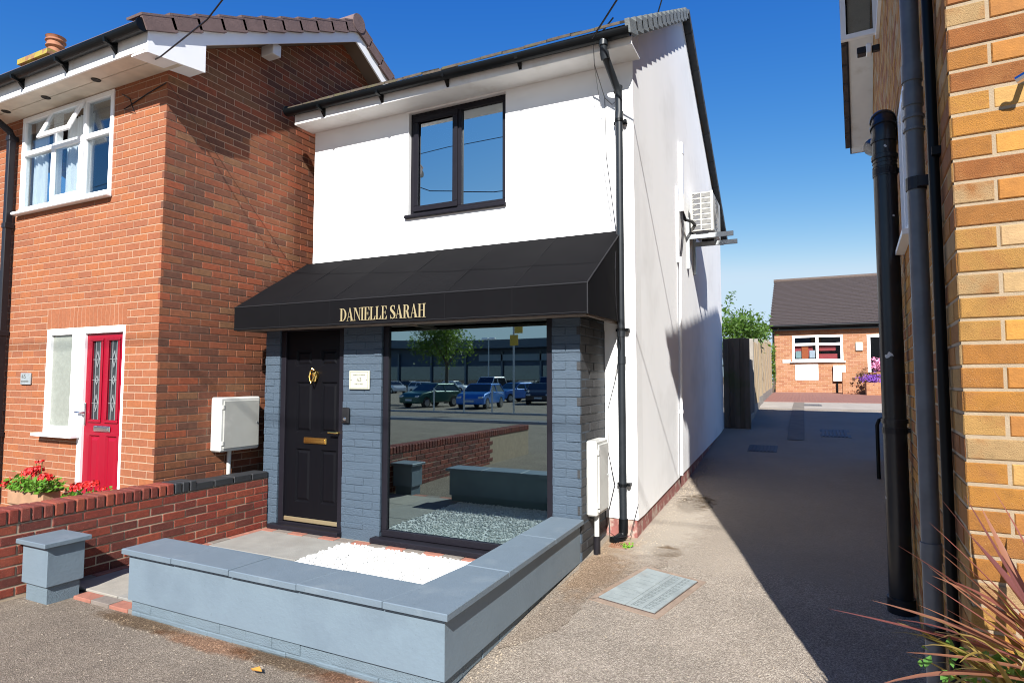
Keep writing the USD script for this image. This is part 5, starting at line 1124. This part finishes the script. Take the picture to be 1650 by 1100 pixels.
shrub('ivy', 'yellow green ivy climbing the corner of the far cottage by the drainpipe', 'ivy', (-1.2, 26.3, 1.0), (-1.17, 26.4, 2.1), (.10, .22, .75), 700, .03, .06, 24, lg2, 3)

# ---- far cottage
fc_ = thing('cottage', 'single storey orange brick cottage with brown tiled roof at the end of the alley', 'cottage', (1.5, 27, 1.0))
FX0, FX1, FY, FZ = -1.10, 6.5, 27.0, 3.62
fwin = (-.44, 1.36, 2.27, 3.31); fdoor = (2.18, 3.15, 1.0, 3.28)
reg = sbox(FX0, .8, FX1, FZ).difference(sbox(fwin[0], fwin[2], fwin[1], fwin[3])).difference(sbox(fdoor[0], fdoor[2], fdoor[1], fdoor[3]))
g = MB(); g.xz(reg, FY + .006, FY + .22); g.yz(Polygon([(FY + .22, .8), (38.0, .8), (38.0, FZ), (32.6, 6.2), (FY + .22, FZ)]), FX0 + .006, FX0 + .2); g.box(FX0 + .2, FX1, 30.5, 30.6, .8, 3.6); part(fc_, 'wall', g, mort_f)
far_m = variants('brick_far', FAR, rough=.85, var=.15, vs=20)
fr = brick_rects(reg, u0=FX0); lay_bricks(fc_, [(fr, (0, FY, 0), (1, 0, 0), (0, -1, 0), .002, far_m)], bs_tone)
a, b, c, d = fwin
g = MB(); g.frame(a, b, c, d, .09, FY - .01, FY + .06); xm = (a + b) / 2; g.box(xm - .05, xm + .05, FY - .01, FY + .06, c + .09, d - .09); zt = d - .36
for q0, q1 in ((a + .09, xm - .05), (xm + .05, b - .09)): g.box(q0, q1, FY - .01, FY + .06, zt - .05, zt + .05)
fw = part(fc_, 'window_frame', g, upvc)
for q0, q1 in ((a + .09, xm - .05), (xm + .05, b - .09)):
    pane(fw, q0, q1, c + .09, zt - .05, FY + .03); pane(fw, q0, q1, zt + .05, d - .09, FY + .03, glass_d)
g = MB(); g.box(a - .08, b + .08, FY - .09, FY - .01, c - .05, c, .01); part(fw, 'sill', g, upvc)
for q, m_, nm in (((a + .12, a + .32, c + .14, c + .42), M('poster_green', (.35, .45, .42), .6), 'poster'), ((a + .34, a + .58, c + .12, zt - .08), M('poster_orange', (.60, .13, .03), .6), 'poster'), ((a + .62, a + .82, c + .14, c + .44), M('poster_white', (.62, .62, .66), .6), 'poster')):
    g = MB(); g.box(q[0], q[1], FY + .06, FY + .065, q[2], q[3]); part(fw, nm, g, m_)
redroom = M('red_screen', (.55, .07, .07), .7, .1, 5)
g = MB(); g.box(a + .1, xm - .15, FY + .12, FY + .13, c + .2, zt - .06); g.box(xm + .06, b - .25, FY + .12, FY + .13, c + .42, zt - .06); g.box(xm + .06, b - .2, FY + .12, FY + .13, c + .1, c + .30); part(fw, 'red_blind', g, redroom)
g = MB(); g.box(FX0 + .25, 6, FY + 1.6, FY + 1.65, .9, 3.6); part(fc_, 'room', g, dark_in)
a, b, c, d = fdoor
g = MB(); g.frame(a, b, c - .05, d, .11, FY - .01, FY + .06); g.box(a + .11, b - .11, FY, FY + .05, c, c + .75); fd = part(fc_, 'door', g, upvc); pane(fd, a + .11, b - .11, c + .75, d - .11, FY + .02, glass_d)
rtf = M('roof_tile_slate_brown', island=[(0.068, 0.05, 0.044), (0.06, 0.046, 0.042), (0.076, 0.056, 0.05), (0.054, 0.042, 0.038), (0.088, 0.064, 0.054)], rough=.8, var=.15, vs=6)
ey, ezf, ry_, rz_ = FY - .28, 3.70, 32.6, 6.36
g = MB(); g.yz(Polygon([(ey, ezf), (ry_, rz_), (38.4, ezf), (38.4, ezf - .08), (ry_, rz_ - .08), (ey, ezf - .08)]), FX0 - .15, FX1); fr_ = part(fc_, 'roof', g, rtf)
g = MB(); nr = 34; dv = np.array([0, ry_ - ey, rz_ - ezf]); Lr = np.linalg.norm(dv); dv /= Lr; nv_ = np.array([0, -dv[2], dv[1]])
for r_ in range(nr):
    x = FX0 - .17 + (.12 if r_ % 2 else 0)
    while x < 4.6:
        c_ = np.array([x + .12, ey, ezf]) + dv * ((r_ + .5) * Lr / nr) + nv_ * (.012 + float(rng.uniform(0, .006))); tl = .10; ax = dv * math.cos(tl) - nv_ * math.sin(tl); g.obox(c_, (1, 0, 0), ax, np.cross((1, 0, 0), ax), .117, Lr / nr / 2 + .02, .008); x += .24
part(fr_, 'roof_tile', g, rtf, kind='stuff')
g = MB(); g.tube([(FX0 - .18, ry_, rz_ + .02), (FX1, ry_, rz_ + .02)], .10, 10); part(fr_, 'ridge_tile', g, rt2, 40)
g = MB(); g.box(FX0 - .15, FX1, ey + .06, ey + .085, 3.50, 3.68); g.box(FX0 - .15, FX1, ey + .085, FY, 3.52, 3.54); part(fc_, 'fascia', g, gutter_b)
g = MB(); g.tube([(FX0 - .18, ey - .01, 3.68), (FX1, ey - .01, 3.68)], .06, 10); g.tube([(FX0 - .03, ey - .0, 3.66), (FX0 - .03, FY - .08, 3.45), (FX0 - .03, FY - .06, 3.3), (FX0 - .03, FY - .06, 1.05)], .04, 10); part(fc_, 'gutter', g, gutter_b, 40)
ns = thing('notice_board', 'white notice board with small grey lines under the cottage window', 'sign', (.06, FY, 1.53)); g = MB(); g.box(-.36, .475, FY - .03, FY - .004, 1.53, 2.15, .004); part(ns, 'board', g, M('sign_white', (.78, .78, .78), .45))
g = MB()
for x0_, x1_, z_ in ((-.30, .02, 2.06), (-.28, .26, 2.0), (.14, .36, 1.87)): g.box(x0_, x1_, FY - .034, FY - .03, z_ - .012, z_ + .012)
part(ns, 'lettering', g, M('pale_ink', (.30, .30, .32), .6))
g = MB(); g.box(-.81, -.50, FY - .02, FY - .004, 2.21, 2.36, .003); single('name_plate', g, M('plate_white', (.72, .70, .66), .5), 'small white plate left of the cottage window', 'sign')
g = MB(); g.box(1.79, 2.03, FY - .06, FY - .004, 2.66, 2.99, .01); single('alarm_box', g, M('plate_cream', (.74, .70, .60), .5), 'small white box on brick between cottage window and door', 'box')
meter = thing('meter_box', 'white meter box partly hidden by the brick planter at the cottage', 'meter box', (1.2, FY, 1.48)); g = MB(); g.box(.99, 1.43, FY - .12, FY - .004, 1.48, 2.10, .01); part(meter, 'cabinet', g, upvc); g = MB(); g.box(1.02, 1.40, FY - .13, FY - .12, 1.51, 2.07); part(meter, 'door', g, upvc); g = MB(); g.tube([(1.12, FY - .06, 1.48), (1.12, FY - .06, 1.03)], .03, 8); part(meter, 'conduit', g, gutter_b)
def brick_box(name, label, x0, x1, y0, y1, z0, z1):
    t = thing(name, label, 'planter', (x0, y0, z0)); g = MB(); g.box(x0 + .006, x1 - .006, y0 + .006, y1, z0, z1 - .006); part(t, 'core', g, mort_f)
    lay_bricks(t, [(brick_rects(sbox(x0, z0, x1, z1), u0=x0, v0=z1), (0, y0, 0), (1, 0, 0), (0, -1, 0), .002, far_m), (brick_rects(sbox(y0, z0, y1, z1), u0=y0, v0=z1), (x0, 0, 0), (0, 1, 0), (-1, 0, 0), .002, far_m)], bs_tone, limit=200)
brick_box('brick_planter', 'tall orange brick planter wall before the cottage door', 1.24, 4.2, 25.6, 26.0, .95, 1.83)
brick_box('brick_planter', 'lower brick planter standing in front with hanging flowers above', 1.92, 4.2, 24.6, 25.2, .9, 1.45)
r = np.random.default_rng(31)
for lab, c_, rad, n, cols in (('purple and violet flowers spilling over the low brick planter', (2.25, 24.85, 1.6), (.42, .25, .16), 500, [(.18, .06, .35), (.30, .12, .45), (.06, .13, .03), (.04, .09, .02)]),
                              ('pink and white flowers in front of the cottage door', (2.35, 24.9, 2.1), (.34, .25, .28), 420, [(.70, .25, .40), (.80, .74, .76), (.06, .13, .03), (.75, .50, .58)]), ('trailing dark red leafed stems hanging on the tall brick planter', (1.85, 25.5, 1.65), (.22, .08, .22), 160, [(.10, .05, .03), (.07, .08, .02), (.14, .07, .04)])):
    t = thing('flowers', lab, 'flowers', c_); part(t, 'blossom', leaf_cloud(n, c_, np.array(rad), .025, .055, r), M('petals_' + str(int(c_[0] * 100)), island=cols, rough=.7))

# ---- overhead cables
def cable(label, pts, r_=.008, n=16, sag=0.0):
    P = np.array(pts, float); Q = []
    for a_, b_ in zip(P, P[1:]):
        for k in range(n): t = k / n; q = a_ + (b_ - a_) * t; q[2] -= sag * 4 * t * (1 - t); Q.append(q)
    Q.append(P[-1]); return single('cable', MB().tube(Q, r_, 6), black_p, label, 'cable', smooth=True)
cable('black cable rising from the white shop eaves into the sky', [(-1.66, 5.13, 4.66), (8.5, -5.0, 7.4)], .009)
cable('black cable crossing the sky from the brick house eaves', [(-5.72, 3.70, 4.70), (-5.16, 3.42, 4.48), (-4.2, 3.15, 4.42), (-2.2, 2.5, 4.6), (9, -1.5, 7.0)], .007, 10)
g = MB(); c1 = [(-1.66, 5.16, 4.62), (-1.665, 5.2, 4.45), (-1.67, 5.53, 4.28), (-1.66, 5.535, 3.7), (-1.60, 5.535, 3.2), (-1.56, 5.50, 2.96), (-1.49, 5.2, 2.55), (-1.49, 5.22, 2.2), (-1.5, 5.40, 1.9), (-1.60, 5.53, 1.55), (-1.67, 5.54, 1.3), (-1.67, 5.54, .9), (-1.60, 5.5, .62), (-1.66, 5.50, .38), (-1.62, 5.40, .2), (-1.54, 5.36, .17), (-1.44, 5.42, .19), (-1.39, 5.52, .45)]
g.tube(c1, .0032, 6); g.tube([(-1.665, 5.2, 4.44), (-1.70, 5.53, 4.1), (-1.69, 5.535, 3.6), (-1.62, 5.535, 3.1), (-1.58, 5.5, 2.97)], .0018, 5); g.tube([(-1.67, 5.53, 4.28), (-1.6, 5.535, 4.2), (-1.57, 5.535, 4.22)], .003, 5)
single('cable', g, black_p, 'thin cables hanging down the white wall beside the downpipe to the ground', 'cable')
cable('pair of street cables seen mirrored in the upper black window', [(-45, -6.5, 8.5), (-10, -4.9, 8.9), (30, -4, 9.1)], .011, 12, .15)

# ================================================================== across the street (mirrored in the shop window)
V, F = sheet(np.linspace(-90, 60, 13), np.linspace(-16.4, -10.6, 4), .006); single('road', (V, F), M('road_asphalt', (.11, .105, .10), .9, .15, 2, .6, 120), 'dark tarmac street behind the viewer', 'road', kind='structure')
g = MB(); g.box(-90, 60, -10.6, -10.48, -.3, .03, .01); g.box(-90, 60, -16.52, -16.4, -.4, -.04, .01); single('kerb', g, M('kerb_stone', (.36, .34, .31), .85, .15, 4), 'pale kerb stones on both sides of the street', 'kerb', kind='structure')
st = thing('store_building', 'long dark blue store building with sweeping roof edge across the street', 'building', (-45, -76, -.2))
xs_ = np.linspace(-140, 70, 41); top = np.minimum(7.6 + 2.0 * ((xs_ + 42) / 45) ** 2, 11.5)
g = MB(); g.xz(Polygon([(-140, -.3), (70, -.3)] + [(x, z) for x, z in zip(xs_[::-1], top[::-1] - 1.3)]), -86, -76); part(st, 'wall', g, M('store_cladding', (.035, .07, .13), .5, .15, 1))
g = MB(); g.xz(Polygon([(x, z - 1.3) for x, z in zip(xs_, top)] + [(x, z) for x, z in zip(xs_[::-1], top[::-1])]), -86, -73.5); part(st, 'roof_edge', g, M('store_fascia', (.10, .13, .15), .5))
for i in range(30):
    x = -135 + i * 6.6; g = MB(); g.box(x, x + 6.0, -75.97, -75.9, .0, 3.6); part(st, 'window', g, glass_d)
for i in range(31): x = -135.3 + i * 6.6; g = MB(); g.box(x - .15, x + .15, -75.9, -75.6, -.3, 5.8); part(st, 'column', g, M('store_column', (.16, .19, .22), .6))
g = MB(); g.box(-47, -31, -75.9, -75.6, 4.4, 5.4); part(st, 'sign_band', g, M('sign_band_pale', (.30, .36, .42), .6))
g = MB(); g.box(-24, -8, -75.9, -75.6, 4.8, 6.0); part(st, 'sign_band', g, M('sign_band_pale', (.30, .36, .42), .6))
cm = {n_: M('car_' + n_, c_, .3, metal=.3, coat=.5) for n_, c_ in (('silver', (.55, .56, .57)), ('blue', (.015, .13, .42)), ('green', (.02, .07, .05)), ('black', (.015, .016, .02)), ('white', (.72, .72, .72)), ('grey', (.12, .125, .13)))}
tyre_m = M('tyre', (.02, .02, .02), .85); rim_m = M('rim', (.45, .45, .46), .35, metal=.8); lens_m = M('lamp_lens', (.7, .7, .68), .1, spec=.8); tail_m = M('tail_lens', (.35, .02, .02), .2); carglass = M('car_glass', (.012, .015, .02), .06, spec=.8)
def car(label, x, y, rot, paint, van=False):
    z = float(gz(x, y)); t = thing('parked_car' if not van else 'parked_van', label, 'van' if van else 'car', (x, y, z), rot, 'vehicles mirrored in the shop window')
    w, l, h = (.86, 1.95, 1.46) if not van else (.95, 2.3, 1.95); S = m3.Manifold.sphere(.09, 10)
    def hull(pts): return m3.Manifold.batch_hull([S.translate(tuple(p)) for p in pts])
    lo = hull([(sx * (w - .09), y_, z_) for sx in (-1, 1) for y_, z_ in ((-l + .12, .36), (-l + .1, .62), (-l + .35, .80), (-.75, .93), (l - .12, .90), (l - .09, .40))])
    for yw in (-l * .64, l * .62): lo = lo - m3.Manifold.cylinder(2 * w + 1, .36, .36, 24, True).rotate((0, 90, 0)).translate((0, yw, .31))
    part(t, 'body', lo, cm[paint], 35)
    yb = l - .12; cab = [(-.85, .90), (-.18, h - .12), (l - .55, h - .10), (yb, .92)]
    part(t, 'windows', hull([(sx * (w - (.10 if z_ < 1 else .24)), y_, z_) for sx in (-1, 1) for y_, z_ in cab]), carglass, 35)
    part(t, 'roof', hull([(sx * (w - .23), y_, z_) for sx in (-1, 1) for y_, z_ in ((-.10, h - .085), (l - .60, h - .075))]), cm[paint], 35)
    g = MB()
    for sx in (-1, 1):
        for (ya, za), (yb_, zb_) in (((-.86, .93), (-.16, h - .06)), ((.45, .93), (.40, h - .05)), ((l - .1, .95), (l - .52, h - .05))): g.tube([(sx * (w - .02), ya, za), (sx * (w - .15), yb_, zb_)], .035, 6)
    part(t, 'pillars', g, cm[paint], 40)
    for sx in (-1, 1):
        for yw in (-l * .64, l * .62):
            g = MB(); g.tube([(sx * (w - .20), yw, .31), (sx * w, yw, .31)], .31, 20); wh = part(t, 'wheel', g, tyre_m, 40); g = MB(); g.tube([(sx * (w - .01), yw, .31), (sx * (w + .012), yw, .31)], .20, 16); part(wh, 'rim', g, rim_m, 40)
        g = MB(); g.box(sx * (w - .34), sx * (w - .06), -l - .01, -l + .25, .62, .74, .03); part(t, 'headlight', g, lens_m)
        g = MB(); g.box(sx * (w - .26), sx * (w - .05), l - .10, l + .01, .70, .92, .02); part(t, 'tail_light', g, tail_m)
        g = MB(); g.box(sx * (w + .02), sx * (w + .16), -.72, -.60, .93, 1.05, .03); part(t, 'mirror', g, cm[paint])
    g = MB(); g.box(-.26, .26, -l - .008, -l + .1, .42, .53); part(t, 'number_plate', g, M('plate_plain', (.7, .7, .68), .5))
CARS = [('bright blue hatchback nearest the road, mirrored mid shop window', -17.6, -22.5, 172, 'blue'), ('second blue car parked behind the first, mirrored further right', -20.4, -33, 200, 'blue'),
        ('dark green car mirrored left of the bright blue one', -21.2, -22.5, 190, 'green'), ('silver hatchback mirrored at the far left of the shop window', -46, -52, 120, 'silver'), ('smaller silver car mirrored between tree trunk and green car', -37.5, -46, 110, 'silver'),
        ('black car mirrored at the right of the shop window', -17.0, -30, 160, 'black'), ('grey car mirrored between the green car and the tree', -26.5, -31, 175, 'grey'), ('white car in the last row mirrored near the store', -42, -60, 90, 'white'),
        ('black hatchback in the last row beside the white car', -49, -60, 95, 'black'), ('silver car in the last row mirrored behind the white van', -31, -60, 85, 'silver'), ('small green car mirrored far right in the last row', -24, -58, 100, 'green'), ('dark car mirrored half hidden by the bright blue one', -23.5, -40, 185, 'black')]
for c_ in CARS: car(*c_)
car('tall white van mirrored behind the bright blue hatchback', -27.5, -42, 185, 'white', True); car('dark grey van mirrored furthest right', -19.0, -37.0, 160, 'grey', True)
r = np.random.default_rng(5); TX, TY = -23.5, -28.0; tr = thing('street_tree', 'dark leafy street tree mirrored in the top of the shop window', 'tree', (TX, TY, -.2))
part(tr, 'crown', leaf_cloud(6500, (TX, TY, 5.0), np.array([2.2, 1.9, 1.8]), .06, .14, r, 26), lg1); g = MB(); g.tube([(TX, TY, -.3), (TX + .05, TY, 2.2), (TX - .05, TY, 4.6)], [.16, .12, .05], 8)
for k in range(6): a_ = k * 1.05; g.tube([(TX, TY, 2.4 + .15 * k), (TX + 1.5 * math.cos(a_), TY + 1.3 * math.sin(a_), 4.4 + .2 * k)], [.06, .015], 6)
part(tr, 'trunk', g, M('bark', (.10, .075, .05), .9, .3, 12))
LXp, LYp = -28.5, -44.0
lp = thing('lamp_post', 'thin twin headed lamp post mirrored above the parked cars', 'lamp post', (LXp, LYp, -.2)); g = MB(); g.tube([(LXp, LYp, -.3), (LXp, LYp, 5.6)], [.08, .05], 8); part(lp, 'pole', g, galv, 40)
for sx in (-1, 1): g = MB(); g.box(LXp + sx * .05, LXp + sx * .75, LYp - .12, LYp + .12, 5.5, 5.68, .03); part(lp, 'lamp_head', g, upvc)
SXp, SYp = -13.0, -17.4
sp = thing('sign_post', 'roadside post with two yellow panels mirrored at the window top right', 'sign', (SXp, SYp, -.15)); g = MB(); g.tube([(SXp, SYp, -.2), (SXp, SYp, 4.5)], .05, 8); part(sp, 'post', g, galv, 40)
yl = M('sign_yellow', (.85, .50, .03), .5)
for z_, x_ in ((3.5, SXp + .05), (4.1, SXp + .3)): g = MB(); g.box(x_ - .22, x_ + .22, SYp + .06, SYp + .08, z_ - .28, z_ + .25); part(sp, 'panel', g, yl)
for i, x in enumerate((-20.5, -17.4, -15.6, -14.0)):
    g = MB(); g.tube([(x, -17.0, -.3), (x, -17.0, 1.1)], .045, 8); single('bollard', g, galv, ('leftmost of four slim grey kerb posts mirrored in the shop window', 'slim grey kerb post mirrored before the dark green car', 'slim grey kerb post mirrored at the blue car bonnet', 'rightmost of four slim grey kerb posts mirrored in the shop window')[i], 'post', 'grey posts along the far kerb', smooth=True)
